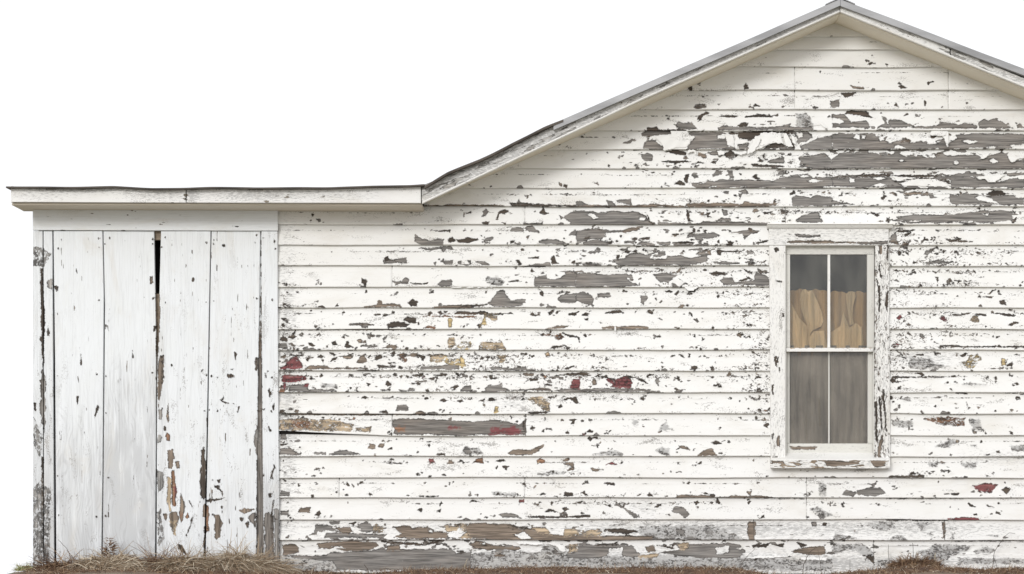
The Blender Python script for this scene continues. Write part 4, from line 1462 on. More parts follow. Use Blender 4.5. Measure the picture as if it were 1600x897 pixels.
# bead along the lower edge of the rake
board('rake_moulding', [(659.5, 315.2), (1000, 154.4), (1312, 15.8)], [(659.5, 318.2), (1000, 157.2), (1312, 18.6)], OV + .008, .03, M_WIN, house, (), 2.2, 'h', 5.0, .15)
board('rake_moulding', [(1313.2, 15.6), (1990, 292.5)], [(1313.2, 18.4), (1990, 295.5)], OV + .008, .03, M_WIN, house, (), 2.2, 'h', 5.4, .15)
def fasE(X, Y):
    g = gauss(X, Y, [(120, 291, 60, 5, .75), (210, 292, 50, 5, .6), (290, 304, 6, 14, .55), (420, 311, 30, 6, .4), (70, 296, 30, 3, .3), (590, 296, 70, 3, .5), (390, 295, 60, 3, .4)])
    return np.clip((fbm(X / 18, Y / 4, 61, 4) - (.82 - .38 * g)) * 36, -9, 9)
board('eave_fascia', [(17, 292), (290, 294.5)], [(17, 315.5), (290, 316.5)], OV + .006, .026, M_TRIM, house, (), 1.4, 'h', 6.0, .16, auto=fasE, gyf=lambda X, Y: gauss(X, Y, [(130, 292, 90, 8, .9), (250, 304, 60, 12, .5), (60, 306, 60, 10, .35)]), under=(.22, .19, .15))
board('eave_fascia', [(291.5, 294), (657.5, 291)], [(291.5, 316.5), (657.5, 317.2)], OV + .006, .026, M_TRIM, house, (), 1.4, 'h', 6.5, .2, auto=fasE, gyf=lambda X, Y: gauss(X, Y, [(400, 304, 90, 12, .65), (540, 306, 50, 10, .35), (300, 300, 12, 20, .6)]), under=(.22, .19, .15))
board('eave_fascia', [(17, 290), (19.5, 290)], [(17, 316), (19.5, 316)], OV + .008, .25, M_TRIM, house, (), 1, 'h', 6.5, .2)

# ---- shed front: dark lath, header, posts, door
board('lath', [(51, 312), (436, 312)], [(51, 327.5), (436, 327.5)], .010, .03, M_OLDW, house, (), 3, 'h', 7.0)
board('header_board', [(51, 326), (434, 328)], [(51, 359.5), (434, 360.5)], .046, .030, M_SHED, house, (), 1.6, 'h', 8.0, .10, auto=rag(.10, 71, 14, 3), gy=.06)
box('door_backing', xL + .01, xM + .01, .14, .18, -.05, zE, M_DARK, house)
box('door_jamb', float(W3(242, 0)[0]), float(W3(253, 0)[0]), .006, .05, float(W3(0, 700)[2]), float(W3(0, 459)[2]), M_OLDW, house)
box('door_jamb', float(W3(238, 0)[0]), float(W3(256, 0)[0]), .004, .04, float(W3(0, 375)[2]), float(W3(0, 352)[2]), M_OLDW, house)
sp0 = lambda k: (lambda X, Y: .72 * k * (.35 + .9 * np.clip((Y - 420) / 400, 0, 1)) * (.4 + 1.2 * fbm(X / 18, Y / 40, 88, 2)))
board('corner_board', [(51.5, 361), (51.5, 893)], [(66.5, 361), (67.5, 893)], .030, .03, M_SHED, house, ('shed',), 1.5, 'v', 9.1, spkf=sp0(.55), gyf=lambda X, Y: .3 + .5 * np.clip((Y - 600) / 250, 0, 1))
board('corner_board', [(68.0, 361), (69.0, 893)], [(81.5, 361), (84.5, 893)], .029, .03, M_SHED, house, ('shed',), 1.5, 'v', 9.7, spkf=sp0(.45), gyf=lambda X, Y: .2 + .6 * np.clip((Y - 560) / 250, 0, 1))
door_boards = [
 ([(83.5, 361), (86, 560), (88, 893)], [(160, 361), (162, 460), (160.5, 700), (158, 893)], .030, 10.1, sp0(.20), lambda X, Y: .08 + .75 * np.clip((Y - 580) / 200, 0, 1) * fbm(X / 9, Y / 60, 3, 3) * 1.5),
 ([(161.5, 361), (164, 480), (162, 700), (160, 893)], [(240.5, 361), (243.5, 520), (243.5, 700), (241.5, 893)], .026, 11.2, sp0(.16), lambda X, Y: .10 + 1.05 * np.clip((Y - 540) / 180, 0, 1) * fbm(X / 9, Y / 60, 4, 3) * 1.5),
 ([(251.5, 361), (249, 460), (245.5, 600), (244.5, 893)], [(329, 361), (327, 460), (323.5, 640), (320, 800), (319, 893)], .031, 12.6, sp0(.32), lambda X, Y: .14 + .3 * np.exp(-((X - 252) / 8) ** 2) * np.clip((Y - 480) / 80, 0, 1) + .25 * np.exp(-((X - 318) / 5) ** 2) * (Y > 680)),
 ([(330.5, 361), (328.5, 460), (325.5, 640), (322.5, 800), (321, 893)], [(406.5, 361), (405, 480), (403, 600), (401.5, 720), (400, 893)], .028, 13.9, sp0(.42), lambda X, Y: .08 + .15 * np.exp(-((Y - 790) / 60) ** 2)),
]
door = link(bpy.data.objects.new('door', None), house)
door['label'] = 'plank door of four wide white boards, the third stained rusty brown'
for i, (A, B, d, off, sp, gg) in enumerate(door_boards):
    o = board('door_board', A, B, d, .026, M_SHED, door, ('shed',), 1.4, 'v', off, spkf=sp, gyf=gg, auto=rag(-.04 + .10 * (i > 1), 80 + i, 3.2, 22), under=(.22, .20, .18), tilt=.002 * (-1) ** i)
board('door_jamb', [(400, 362), (399, 893)], [(411, 362), (412, 893)], .012, .03, M_SHED, house, ('shed',), 1.5, 'v', 14.4, spk=.9, gy=.75, auto=lambda X, Y: np.clip((fbm(X / 4, Y / 9, 91, 3) - .62 + .25 * (Y > 560)) * 25, -9, 9), under=(.16, .145, .13))
board('trim_board', [(408.5, 361.5), (409.5, 600), (412, 893)], [(433.5, 361.5), (434.5, 600), (437, 893)], .040, .036, M_SHED, house, ('shed',), 1.4, 'v', 15.0, spkf=lambda X, Y: .15 + .6 * np.clip((Y - 560) / 250, 0, 1), gyf=lambda X, Y: .1 + .9 * np.clip((Y - 700) / 120, 0, 1))
# bare strip of siding end between trim board and first lap

# ---- window
win = link(bpy.data.objects.new('window', None), house)
win['label'] = 'two over two sash window in a cracked white frame'
ww = ('window',)
xw = lambda p, d=0: float(W3(p, 0, d)[0]); zw = lambda p, d=0: float(W3(0, p, d)[2])
board('casing', [(1202, 383.5), (1204.5, 718)], [(1225, 383.5), (1227, 718)], .040, .036, M_WIN, win, ww, 1.2, 'v', 20.1, .42, .2)
board('casing', [(1368, 383.5), (1366.5, 718)], [(1389, 383.5), (1391, 718)], .040, .036, M_WIN, win, ww, 1.2, 'v', 21.7, .85, .35)
board('head_casing', [(1201.5, 357), (1388.5, 357)], [(1201.5, 383), (1388.5, 383)], .043, .039, M_WIN, win, ww, 1.2, 'h', 22.2, .60, .3)
def moulding(name, x0, x1, prof, mat, par):
    """prof: (d metres, y wall units) going down the face"""
    n = 60; xs = np.linspace(x0, x1, n)
    V = np.array([[(float(W3(x, 0, 0)[0]), -d, float(W3(0, y, 0)[2])) for d, y in prof] for x in xs])
    m = len(prof); Q = quads(n, m)
    caps = [tuple(range(m))[::-1], tuple((n - 1) * m + i for i in range(m))]
    F = [tuple(q) for q in Q] + caps + [((i + 1) * m, i * m, i * m + m - 1, (i + 1) * m + m - 1) for i in range(n - 1)]
    pc = np.stack([V[..., 0] * 2.5, V[..., 2] * 2.5 + V[..., 1], V[..., 0] * 0 + x0], -1).reshape(-1, 3)
    o = raw_mesh(name, V.reshape(-1, 3), F, mat, par, False, dict(pc=pc, spk=np.full(n * m, .2), gy=np.full(n * m, .1))); bm_fix(o); return o
moulding('crown_moulding', 1198, 1393, [(.004, 350.5), (.075, 350.8), (.078, 352.6), (.066, 353.4), (.062, 355.2), (.056, 357.0), (.05, 358.2), (.04, 358.4), (.004, 358.4)], M_WIN, win)
sill_prof = [(-.06, 705), (.0, 711.5), (.078, 718.5), (.080, 719.5), (.080, 729.5), (.076, 731.8), (.004, 731.8)]
sill = moulding('sill', 1203.5, 1388, sill_prof, M_WIN, win)
board('sill_nosing', [(1203.5, 719.2), (1389.5, 718.7)], [(1204, 731.5), (1384, 732)], .083, .02, M_WIN, win, ww, 1.2, 'h', 23.3, .6, .35, auto=lambda X, Y: np.clip((fbm(X / 12, Y / 3, 99, 4) - .63) * 30, -9, 9), under=(.24, .185, .13))
# jambs of the opening
for a, b in ((1224, 1226.5), (1367.5, 1370)): box('jamb', xw(a), xw(b), -.036, .13, zw(722), zw(381), M_WIN, win)
box('jamb', xw(1226.6), xw(1367.4), -.036, .13, zw(384.8), zw(381), M_WIN, win)
def sash(name, x0, x1, y0, y1, px0, px1, py0, py1, d, mun, mw, off):
    o = board(name, [(x0, y0), (x1, y0)], [(x0, py0), (x1, py0)], d, .03, M_SASH, win, ww, 1.4, 'h', off, .25, .2)
    board('bottom_rail', [(x0, py1), (x1, py1)], [(x0, y1), (x1, y1)], d, .03, M_SASH, o, ww, 1.2, 'h', off + .2, .35 if d < 0 else .2, gy=.12)
    board('stile', [(x0, py0 + .2), (x0, py1 - .2)], [(px0, py0 + .2), (px0, py1 - .2)], d - .0006, .03, M_SASH, o, ww, 1.6, 'v', off + .5, .12)
    board('stile', [(px1, py0 + .2), (px1, py1 - .2)], [(x1, py0 + .2), (x1, py1 - .2)], d - .0006, .03, M_SASH, o, ww, 1.6, 'v', off + .8, .14)
    board('muntin', [(mun - mw / 2, py0 + .2), (mun - mw / 2, py1 - .2)], [(mun + mw / 2, py0 + .2), (mun + mw / 2, py1 - .2)], d - .004, .024, M_WIN if d > -.02 else M_SASH, o, (), 1.2, 'v', off + 1, .12)
    return o
# sash parts seen through the opening keep to the plane of the glass
us = sash('upper_sash', 1226.8, 1367.2, 385, 549.5, 1234.5, 1355, 397.5, 543.5, -.006, 1295.2, 4.0, 24.0)
ls = sash('lower_sash', 1228.5, 1364, 545, 711, 1233.8, 1356, 549.6, 693, -.040, 1295.4, 2.2, 26.0)
board('blind_stop', [(1364.4, 549), (1364.4, 714)], [(1367.6, 549), (1367.6, 714)], -.004, .03, M_SASH, win, (), 1.5, 'v', 27.5, .1)
board('blind_stop', [(1226.6, 549), (1226.6, 714)], [(1229.4, 549), (1229.4, 714)], -.004, .03, M_SASH, win, (), 1.5, 'v', 27.9, .1)
board('meeting_rail', [(1228, 543.8), (1364.5, 543.8)], [(1228, 549.3), (1364.5, 549.3)], .004, .05, M_WIN, us, ww, 1.2, 'h', 28.4, .5, auto=lambda X, Y: np.clip((fbm(X / 5, Y / 2, 97, 3) - .60 - (Y > 545.6) * .3) * 30, -9, 9), under=(.36, .25, .15))
def pane(x0, x1, y0, y1, d, mat, par):
    a, b = P3(x0, y0, d), P3(x1, y1, d)
    return box('pane', a[0], b[0], -d, -d + .003, b[1], a[1], mat, par)
pane(1234, 1293.6, 397, 544.2, -.020, M_GLASS, us); pane(1297, 1355.6, 397, 544.2, -.020, M_GLASS, us)
pane(1233.4, 1294.4, 549.2, 693.4, -.054, M_GLASS2, ls); pane(1296.6, 1356.4, 549.2, 693.4, -.054, M_GLASS2, ls)

# ---- curtains behind the glass: things of their own
def curtain(name, x0, x1, ytop, y1, d, foldf, mat, label, group=None):
    xs = np.arange(x0, x1 + .1, .8); m = 150
    v = np.linspace(0, 1, m); X, Vv = np.meshgrid(xs, v, indexing='ij')
    T = ytop(xs)[:, None]; Y = T * (1 - Vv) + y1 * Vv
    dep = d + foldf(X, Y)
    x, _, z = W3(X, Y, d)
    V = np.stack([x, -dep, z], -1).reshape(-1, 3)
    # hem loop: origin at foot of the curtain
    ox, oz = float(x.mean()), float(z.min())
    V = V - np.array([ox, -d, oz])
    o = raw_mesh(name, V, quads(*X.shape), mat, None, True, loc=(ox, -d, oz))
    md = o.modifiers.new('cloth', 'SOLIDIFY'); md.thickness = .0012
    o['label'] = label; o['category'] = 'curtain'
    if group: o['group'] = group
    return o
tfold = lambda X, Y: .012 * np.sin(X / 3.1 + 1.5 * fbm(X / 30, Y / 60, 4, 2)) * (.5 + .5 * fbm(X / 14, Y / 50, 6, 2)) + .01 * (fbm(X / 9, Y / 40, 8, 2) - .5)
curtain('curtain', 1229, 1294.8, lambda x: 453 + 1.2 * np.sin(x / 4) + .8 * np.sin(x / 1.9), 556, -.095, tfold, M_CTAN, 'brown curtain behind the upper left window pane, its folds swept aside', 'tan curtains in the window')
curtain('curtain', 1295.8, 1362, lambda x: 456 + 1.2 * np.sin(x / 5 + 1) + .8 * np.sin(x / 2.1), 556, -.095, tfold, M_CTAN, 'brown curtain behind the upper right window pane, hanging nearly straight', 'tan curtains in the window')
gf = lambda X, Y: .014 * np.sin(X / 3.4 + 3 * fbm(X / 30, Y / 90, 14, 2)) + .016 * (fbm(X / 5, Y / 60, 15, 3) - .5)
curtain('curtain', 1226, 1295.2, lambda x: 540 + 0 * x, 708, -.075, gf, M_CGREY, 'grey brown curtain behind the lower left window pane', 'grey curtains in the lower sash')
curtain('curtain', 1295.8, 1366, lambda x: 540 + 0 * x, 708, -.075, gf, M_CGREY, 'grey brown curtain behind the lower right window pane', 'grey curtains in the lower sash')
def drape(polys, d, label, seed):
    Vs, Fs, base = [], [], 0
    for P in polys:
        P = np.array([(1190 + a / 4.076, 340 + b / 4.076) for a, b in P])
        x0, y0 = P.min(0) - 1; x1, y1 = P.max(0) + 1
        X, Y = np.meshgrid(np.arange(x0, x1, .6), np.arange(y0, y1, .6), indexing='ij')
        s = sdf(P, X, Y); dep = d + .008 * np.clip(s / 6, 0, 1) + .004 * np.sin(X / 1.5 + seed + 2 * fbm(X / 8, Y / 30, seed, 2)) * np.clip(s / 3, 0, 1)
        x, _, z = W3(X, Y, d); V = np.stack([x, -dep, z], -1).reshape(-1, 3)
        Q = quads(*X.shape).reshape(X.shape[0] - 1, X.shape[1] - 1, 4); ok = np.minimum(s[:-1, :-1], s[1:, 1:]) > 0
        Vs.append(V); Fs.append(Q[ok] + base); base += len(V)
    V = np.concatenate(Vs); F = np.concatenate(Fs); u = np.zeros(len(V), bool); u[F.ravel()] = True; F = (np.cumsum(u) - 1)[F]; V = V[u]
    o0 = np.array([V[:, 0].mean(), -d, V[:, 2].min()])
    o = raw_mesh('curtain', V - o0, F, M_CTAN2, None, True, loc=tuple(o0))
    md = o.modifiers.new('cloth', 'SOLIDIFY'); md.thickness = .0012
    o['label'] = label; o['category'] = 'curtain'; o['group'] = 'pale drapes in the window'
drape([[(248, 480), (262, 458), (280, 455), (295, 472), (318, 460), (332, 480), (360, 540), (385, 605), (396, 665), (380, 695), (330, 720), (308, 745), (295, 700), (270, 640), (250, 580), (244, 520)],
       [(188, 540), (210, 585), (240, 640), (300, 700), (312, 740), (292, 850), (180, 850), (180, 560)],
       [(330, 722), (400, 720), (424, 850), (295, 850), (304, 760)]], -.078, 'light tan drape gathered and bulging behind the upper left pane', 3)
drape([[(535, 490), (552, 472), (575, 468), (595, 478), (600, 505), (585, 560), (580, 640), (590, 680), (560, 690), (548, 600), (540, 540)],
       [(440, 730), (500, 690), (520, 600), (535, 640), (560, 700), (600, 670), (640, 700), (655, 850), (438, 850)]], -.078, 'light tan drape hanging in narrow folds behind the upper right pane', 8)
# the rod they hang from
def tube(pts, r0, r1=None, n=6):
    pts = np.array(pts, float); m = len(pts); r1 = r0 if r1 is None else r1
    V = []
    for i, p in enumerate(pts):
        t = pts[min(i + 1, m - 1)] - pts[max(i - 1, 0)]; t /= np.linalg.norm(t) + 1e-9
        a = np.cross(t, [0, 1, .01]); a /= np.linalg.norm(a) + 1e-9; b = np.cross(t, a); r = r0 + (r1 - r0) * i / (m - 1)
        for k in range(n):
            th_ = 2 * math.pi * k / n; V.append(p + r * (math.cos(th_) * a + math.sin(th_) * b))
    F = [(i * n + k, i * n + (k + 1) % n, (i + 1) * n + (k + 1) % n, (i + 1) * n + k) for i in range(m - 1) for k in range(n)]
    F += [tuple(range(n))[::-1], tuple((m - 1) * n + k for k in range(n))]
    return V, F

# ------------------------------------------------------------------ ground
xs = np.concatenate([-np.geomspace(3000, 6, 34), np.arange(-5.8, 9.4, .05), np.geomspace(9.6, 3000, 34)])
ys = np.concatenate([-np.geomspace(3000, 3.2, 36), np.arange(-3.1, .30, .04), np.geomspace(.4, 3000, 36)])
X, Y = np.meshgrid(xs, ys, indexing='ij')
def ground_z(X, Y):
    X = np.asarray(X, float); Y = np.asarray(Y, float)
    lump = (fbm(X * 1.7 + 40, Y * 3 + 9, 7, 3) - .45) * .055 + (fbm(X * 9 + 3, Y * 9, 8, 2) - .5) * .018
    near = np.exp(-(np.maximum(0, -Y - .45) / .6) ** 2)
    z = -.004 + lump * near - .02 * np.clip(-Y - .3, 0, 3) 
    px = X * S + 800
    z = z + near * .02 * np.exp(-((px - 960) / 190) ** 2) + near * .025 * np.exp(-((px - 1430) / 50) ** 2) + near * .03 * np.exp(-((px - 200) / 90) ** 2) + near * .015 * np.exp(-((px - 380) / 60) ** 2)
    z = z - near * .02 * np.exp(-((px - 1240) / 60) ** 2) - near * .018 * np.exp(-((px - 560) / 70) ** 2)
    # the house stands on a low knoll: the land falls away on every side
    z = z - np.where(X < -3.02, np.minimum((-3.02 - X) * .35, 1.0) + np.maximum(0, -3.02 - X - 2) * .06, 0)
    z = z - np.where(X > 8, (X - 8) * .06, 0) - np.where(Y > 7, (Y - 7) * .06, 0) - np.where(Y < -3, np.minimum(-3 - Y, 30) * .03 + np.maximum(0, -33 - Y) * .05, 0)
    return z
Z = ground_z(X, Y)
V = np.stack([X, Y, Z], -1).reshape(-1, 3)
g = raw_mesh('ground', V, quads(*X.shape), M_SOIL, None, True); g['kind'] = 'structure'

def blades(pts, dirs, lens, wid, droop, seg=4):
    """ribbons: pts (n,3) roots, dirs (n,3) unit start directions"""
    n = len(pts); up = np.array([0, 0, 1.0])
    side = np.cross(dirs, RNG.normal(size=(n, 3))); side /= np.linalg.norm(side, axis=1)[:, None]
    V = np.zeros((n, seg + 1, 2, 3)); p = pts.copy(); dcur = dirs.copy()
    curlv = RNG.normal(size=(n, 3)) * .35
    for s in range(seg + 1):
        w = wid[:, None] * (1 - .8 * s / seg)
        V[:, s, 0] = p - side * w / 2; V[:, s, 1] = p + side * w / 2
        dcur = dcur + (curlv - up * droop[:, None]) / seg; dcur /= np.linalg.norm(dcur, axis=1)[:, None]
        p = p + dcur * (lens / seg)[:, None]
    b = (np.arange(n) * (seg + 1) * 2)[:, None]; s = np.arange(seg)[None, :] * 2
    F = np.stack([b + s, b + s + 1, b + s + 3, b + s + 2], -1).reshape(-1, 4)
    rnd = np.repeat(RNG.random(n), (seg + 1) * 2)
    return V.reshape(-1, 3), F, rnd
def rdirs(n, up=1.0, sp=1.0):
    d = RNG.normal(size=(n, 3)) * sp; d[:, 2] = np.abs(d[:, 2]) + up; return d / np.linalg.norm(d, axis=1)[:, None]

# ground cover: matted brown grass along the foot of the wall
def cover(name, n, x0, x1, y0, y1, ln, wd, mat, up, label_kind='stuff', sink=.0):
    x = RNG.uniform(x0, x1, n); y = RNG.uniform(y0, y1, n)
    den = fbm(x * 2.5 + 7, y * 4, 19, 3); k = den > RNG.uniform(.2, .62, n); x, y = x[k], y[k]; n = len(x)
    p = np.stack([x, y, ground_z(x, y) - sink], -1)
    V, F, r = blades(p, rdirs(n, up), RNG.uniform(ln * .4, ln * 1.4, n), RNG.uniform(wd * .6, wd * 1.4, n), RNG.uniform(.6, 1.8, n))
    o = raw_mesh(name, V, F, mat, None, False, dict(spk=r)); o['kind'] = 'stuff'; return o
cover('matted_brown_grass', 42000, -2.95, 5.4, -.75, -.02, .035, .0035, M_STRAWR, .25)
def chips():
    n = 420; x = RNG.uniform(-1.4, 5.3, n); y = -RNG.gamma(2.0, .07, n) - .03; z = ground_z(x, y) + .006
    V, F = [], []
    for i in range(n):
        m = int(RNG.integers(4, 7)); t = np.sort(RNG.uniform(0, 6.283, m)); r = RNG.uniform(.003, .011) * RNG.uniform(.5, 1.3, m); tx, ty = RNG.normal(0, .5, 2)
        b = len(V); V += [(x[i] + r[j] * math.cos(t[j]), y[i] + r[j] * math.sin(t[j]), z[i] + r[j] * (tx * math.cos(t[j]) + ty * math.sin(t[j]))) for j in range(m)]; F.append(tuple(range(b, b + m)))
    o = raw_mesh('fallen_paint_chips', V, F, M_WIN); o['kind'] = 'stuff'
chips()
cover('fine_straw_litter', 9000, -2.95, 5.4, -.75, -.03, .05, .0028, M_STRAW, .15)

def clump(px, rx, top, dfront, label, n, mat, seed, flat=.5, name='dry_grass_clump', cat='dry grass', w=.0044, ln=.17, group='clumps of dry grass at the wall foot', hgt=None):
    """a heap of dead grass: px centre (wall units), rx half width m, top height m, standing dfront metres out"""
    cx = (px - 800) / S; cy = -dfront
    th_ = RNG.uniform(0, 2 * math.pi, n); rr = np.sqrt(RNG.random(n)) 
    x = rr * np.cos(th_) * rx; y = rr * np.sin(th_) * min(rx * .6, dfront - .03)
    hz = top * (1 - rr ** 2) ** .8 * (.75 + .5 * fbm(x * 12 + seed, y * 12, seed, 2)); z = hz * RNG.uniform(.15, 1, n) ** .5
    p = np.stack([x, y, z], -1)
    tang = np.stack([-np.sin(th_) * rr + RNG.normal(size=n) * .5 + np.cos(th_) * .9, RNG.normal(size=n) * .5, RNG.normal(size=n) * .35 + flat * .3], -1)
    tang /= np.linalg.norm(tang, axis=1)[:, None]
    V, F, r = blades(p, tang, RNG.uniform(ln * .35, ln * 1.2, n), RNG.uniform(w * .6, w * 1.5, n), RNG.uniform(.5, 1.8, n), 5)
    g0 = float(ground_z(cx, cy)); V[:, 2] = np.maximum(V[:, 2], -.02)
    V[:, 1] = np.minimum(V[:, 1], dfront - .045)
    o = raw_mesh(name, V, F, mat, None, False, dict(spk=r), loc=(cx, cy, g0)); o['label'] = label; o['category'] = cat
    if group: o['group'] = group
    return o
clump(185, .24, .105, .26, 'mound of tangled tan dry grass against the second door board', 2600, M_STRAW, 3, ln=.13)
clump(178, .045, .165, .14, 'small upright tuft of brown seed heads rising from the left straw mound', 260, M_STRAWR, 4, flat=3, ln=.05, w=.006, name='seed_head_tuft', cat='plant', group=None)
clump(118, .20, .045, .20, 'low scatter of reddish dry grass beside the left corner post', 1500, M_STRAWR, 5)
clump(268, .22, .085, .22, 'low heap of russet dry grass between the two taller straw mounds', 2200, M_STRAWR, 6)
clump(300, .16, .075, .30, 'patch of pale straw spread below the brown stained door board', 1100, M_STRAW, 16)
clump(380, .22, .105, .28, 'tallest arching mound of grey tan straw below the right end of the door', 3400, M_STRAW, 7, ln=.17)
clump(428, .12, .05, .20, 'thin skirt of straw at the foot of the white trim board', 700, M_STRAW, 8)
clump(1425, .15, .045, .16, 'russet bunch of dead grass under the right side of the window', 1500, M_STRAWR, 9, flat=2.5, ln=.07)
clump(50, .05, .03, .20, 'small pale green grass tuft outside the left corner post', 260, M_GREEN, 10, flat=3, ln=.05, name='green_grass_tuft', cat='grass tuft', group=None)

def stem(pts, r0, r1, d, mat, label, cat='dead weed', name='dead_weed', group='dead weeds along the wall'):
    """pts in wall units from the foot up; d distance from the wall at foot and tip"""
    n = len(pts); P = []
    d0, d1 = d
    for i, (x, y) in enumerate(pts):
        dd = d0 + (d1 - d0) * i / (n - 1); a = P3(x, y, dd); P.append((a[0], -dd, a[1]))
    P = np.array(P); f = P[0].copy(); gz = float(ground_z(f[0], f[1])); 
    if P[0, 2] > gz: P = np.concatenate([[(P[0, 0] - (P[1, 0] - P[0, 0]) * .2, P[0, 1], gz - .01)], P]); f = P[0].copy()
    # smooth
    t = np.arange(len(P)); tt = np.linspace(0, len(P) - 1, len(P) * 4)
    Pq = np.stack([np.interp(tt, t, P[:, k]) for k in range(3)], -1); Pq[1:-1] = (Pq[:-2] + Pq[1:-1] + Pq[2:]) / 3
    Pq[1:-1, 0] += RNG.normal(size=len(Pq) - 2) * .0012
    V, F = tube(Pq - f, r0, r1, 5)
    o = raw_mesh(name, V, F, mat, None, True, loc=tuple(f)); o['label'] = label; o['category'] = cat; o['group'] = group
    return o
stem([(122, 880), (110, 866), (98, 850), (91, 843)], .0022, .0012, (.20, .10), M_TWIG, 'dark twig leaning left in front of the first door board')
stem([(258, 890), (240, 876), (222, 862), (202, 852)], .0016, .0009, (.24, .10), M_TWIG, 'long thin stalk slanting left across the second door board')
stem([(255, 880), (258, 862), (261, 845)], .0014, .0008, (.16, .10), M_TWIG, 'short fine stalk at the left edge of the third door board')
stem([(352, 878), (355, 862), (355, 843)], .0024, .0014, (.22, .14), M_TWIG, 'dark upright stalk above the right straw mound')
stem([(354, 870), (357, 856), (362, 845)], .0016, .0008, (.22, .14), M_TWIG, 'short dark shoot leaning right above the right straw mound')
stem([(306, 886), (309, 868), (304, 852)], .0014, .0008, (.16, .10), M_TWIG, 'faint thin stalk between the two straw mounds')
stem([(576, 893), (572, 886), (569, 882)], .003, .002, (.10, .08), M_TWIG, 'stubby broken stem below the lowest board, left part of the wall')
stem([(722, 896), (726, 884), (730, 873)], .0026, .0014, (.16, .10), M_TWIG2, 'pale straw stalk standing alone in front of the lowest board')
stem([(872, 895), (878, 880), (881, 862)], .0016, .001, (.14, .08), M_TWIG, 'slender stalk bent right, beside a shorter straight one')
stem([(862, 882), (861, 871)], .0012, .0008, (.08, .06), M_TWIG, 'very short straight stalk left of the bent slender one')
stem([(983, 884), (983, 875)], .0012, .0008, (.08, .06), M_TWIG, 'tiny stub of a stalk at the bare middle of the wall foot')
stem([(1157, 884), (1165, 872), (1175, 862), (1181, 855)], .0018, .001, (.12, .05), M_TWIG, 'dark twig slanting up right on the lowest board left of the window')
stem([(1255, 885), (1261, 870), (1268, 860), (1278, 854)], .0026, .0014, (.12, .05), M_TWIG, 'thick curved twig below the window, the left of a crossing pair')
stem([(1284, 895), (1281, 878), (1278, 860)], .0018, .001, (.12, .06), M_TWIG, 'straight dark stalk right of the curved twig below the window')
stem([(1328, 893), (1328, 873)], .0014, .0009, (.12, .08), M_TWIG, 'short thin stalk below the right half of the window')
stem([(1389.5, 888), (1388.5, 870), (1388, 851)], .0022, .0012, (.12, .07), M_TWIG, 'tall dark stalk just right of the vertical joint in the lowest board')
stem([(1428, 896), (1427, 870), (1426, 848)], .0022, .0014, (.16, .12), M_TWIG, 'tallest dark stalk standing in the russet grass bunch')
stem([(1433, 894), (1433, 862)], .003, .0016, (.17, .14), M_TWIG2, 'pale brown stalk close beside the tallest dark one')
stem([(1448, 892), (1449, 874), (1451, 860)], .0012, .0008, (.12, .1), M_TWIG, 'hair thin stalk between the two pale stalks')
stem([(1461, 896), (1461, 878), (1461.5, 864)], .0036, .0016, (.18, .15), M_TWIG2, 'stout orange brown stalk right of the russet grass bunch')
stem([(1559, 892), (1556, 880), (1553, 870)], .0018, .001, (.12, .08), M_TWIG, 'short leaning stalk near the right end of the wall foot')
stem([(1553, 862), (1562, 850), (1570, 838), (1577, 832), (1586, 834)], .0020, .001, (.06, .05), M_TWIG, 'arching twig reaching over the lowest board joint at far right')

stem([(140, 890), (133, 874), (131, 858)], .0016, .0009, (.2, .14), M_TWIG2, 'short pale stalk at the foot of the first door board')
stem([(405, 890), (412, 872), (424, 862)], .0018, .0009, (.2, .14), M_TWIG2, 'pale stalk bending right in front of the white trim board')
stem([(330, 892), (322, 872), (309, 860), (296, 855)], .0016, .0008, (.26, .2), M_TWIG2, 'long pale straw arching left out of the right straw mound')
stem([(1449, 896), (1444, 884), (1443, 868)], .0015, .0009, (.2, .18), M_TWIG2, 'leaning pale straw in the russet bunch under the window')
stem([(1497, 893), (1500, 882), (1508, 873)], .0013, .0008, (.14, .1), M_TWIG, 'fine stalk leaning right, between the russet bunch and the far right weeds')
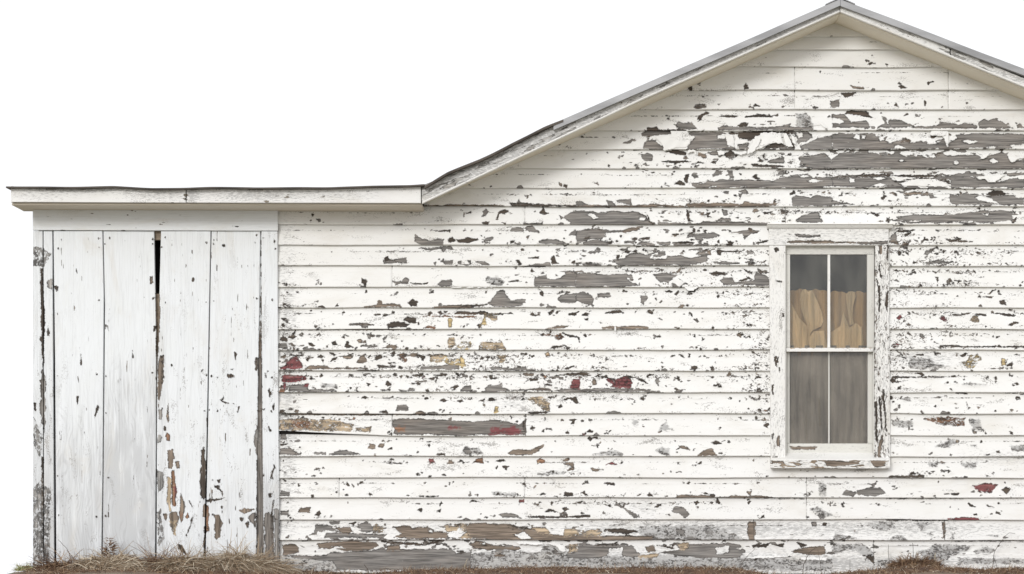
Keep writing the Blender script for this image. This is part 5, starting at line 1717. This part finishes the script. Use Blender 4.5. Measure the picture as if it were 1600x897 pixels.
# ------------------------------------------------------------------ light, air, camera
w = bpy.data.worlds.new('World'); sc.world = w; w.use_nodes = True
nt = w.node_tree; nt.nodes.clear()
sky = nt.nodes.new('ShaderNodeTexSky'); sky.sky_type = 'NISHITA'; sky.sun_disc = False
EL, AZ = math.radians(20), math.radians(-20)        # sun in front of the wall, a little to the left
sky.sun_elevation = EL; sky.sun_rotation = math.pi + (-AZ); sky.dust_density = 6; sky.air_density = 1.0
hs = nt.nodes.new('ShaderNodeHueSaturation'); hs.inputs['Saturation'].default_value = .12; hs.inputs['Value'].default_value = 1.0
mx = nt.nodes.new('ShaderNodeMix'); mx.data_type = 'RGBA'; mx.inputs[0].default_value = .90; mx.inputs[7].default_value = (10.0, 10.1, 10.4, 1)
bg = nt.nodes.new('ShaderNodeBackground'); bg.inputs[1].default_value = .11
wo = nt.nodes.new('ShaderNodeOutputWorld')
nt.links.new(sky.outputs[0], hs.inputs['Color']); nt.links.new(hs.outputs[0], mx.inputs[6]); nt.links.new(mx.outputs[2], bg.inputs[0]); nt.links.new(bg.outputs[0], wo.inputs[0])
sl = bpy.data.lights.new('sun', 'SUN'); sl.energy = 1.35; sl.angle = math.radians(16); sl.color = (1, .985, .965)
so = link(bpy.data.objects.new('sun', sl))
from mathutils import Vector
dv = Vector((math.sin(AZ) * math.cos(EL), -math.cos(AZ) * math.cos(EL), math.sin(EL)))   # towards the sun
so.rotation_euler = dv.to_track_quat('Z', 'Y').to_euler(); so.location = dv * 30
cam = bpy.data.cameras.new('camera'); co = link(bpy.data.objects.new('camera', cam))
co.location = ((CX - 800) / S, -DD, (893 - CZ) / S); co.rotation_euler = (math.pi / 2, 0, 0)
cam.sensor_width = 36; cam.sensor_fit = 'HORIZONTAL'; cam.lens = 36 * DD / 6.4
cam.shift_x = (800 - CX) / 1600; cam.shift_y = (CZ - 448.5) / 1600
cam.clip_start = .1; cam.clip_end = 10000
sc.camera = co
sc.view_settings.view_transform = 'Standard'; sc.view_settings.look = 'None'; sc.view_settings.gamma = 1; sc.view_settings.exposure = 0.06
sc.cycles.max_bounces = 8; sc.cycles.transparent_max_bounces = 12
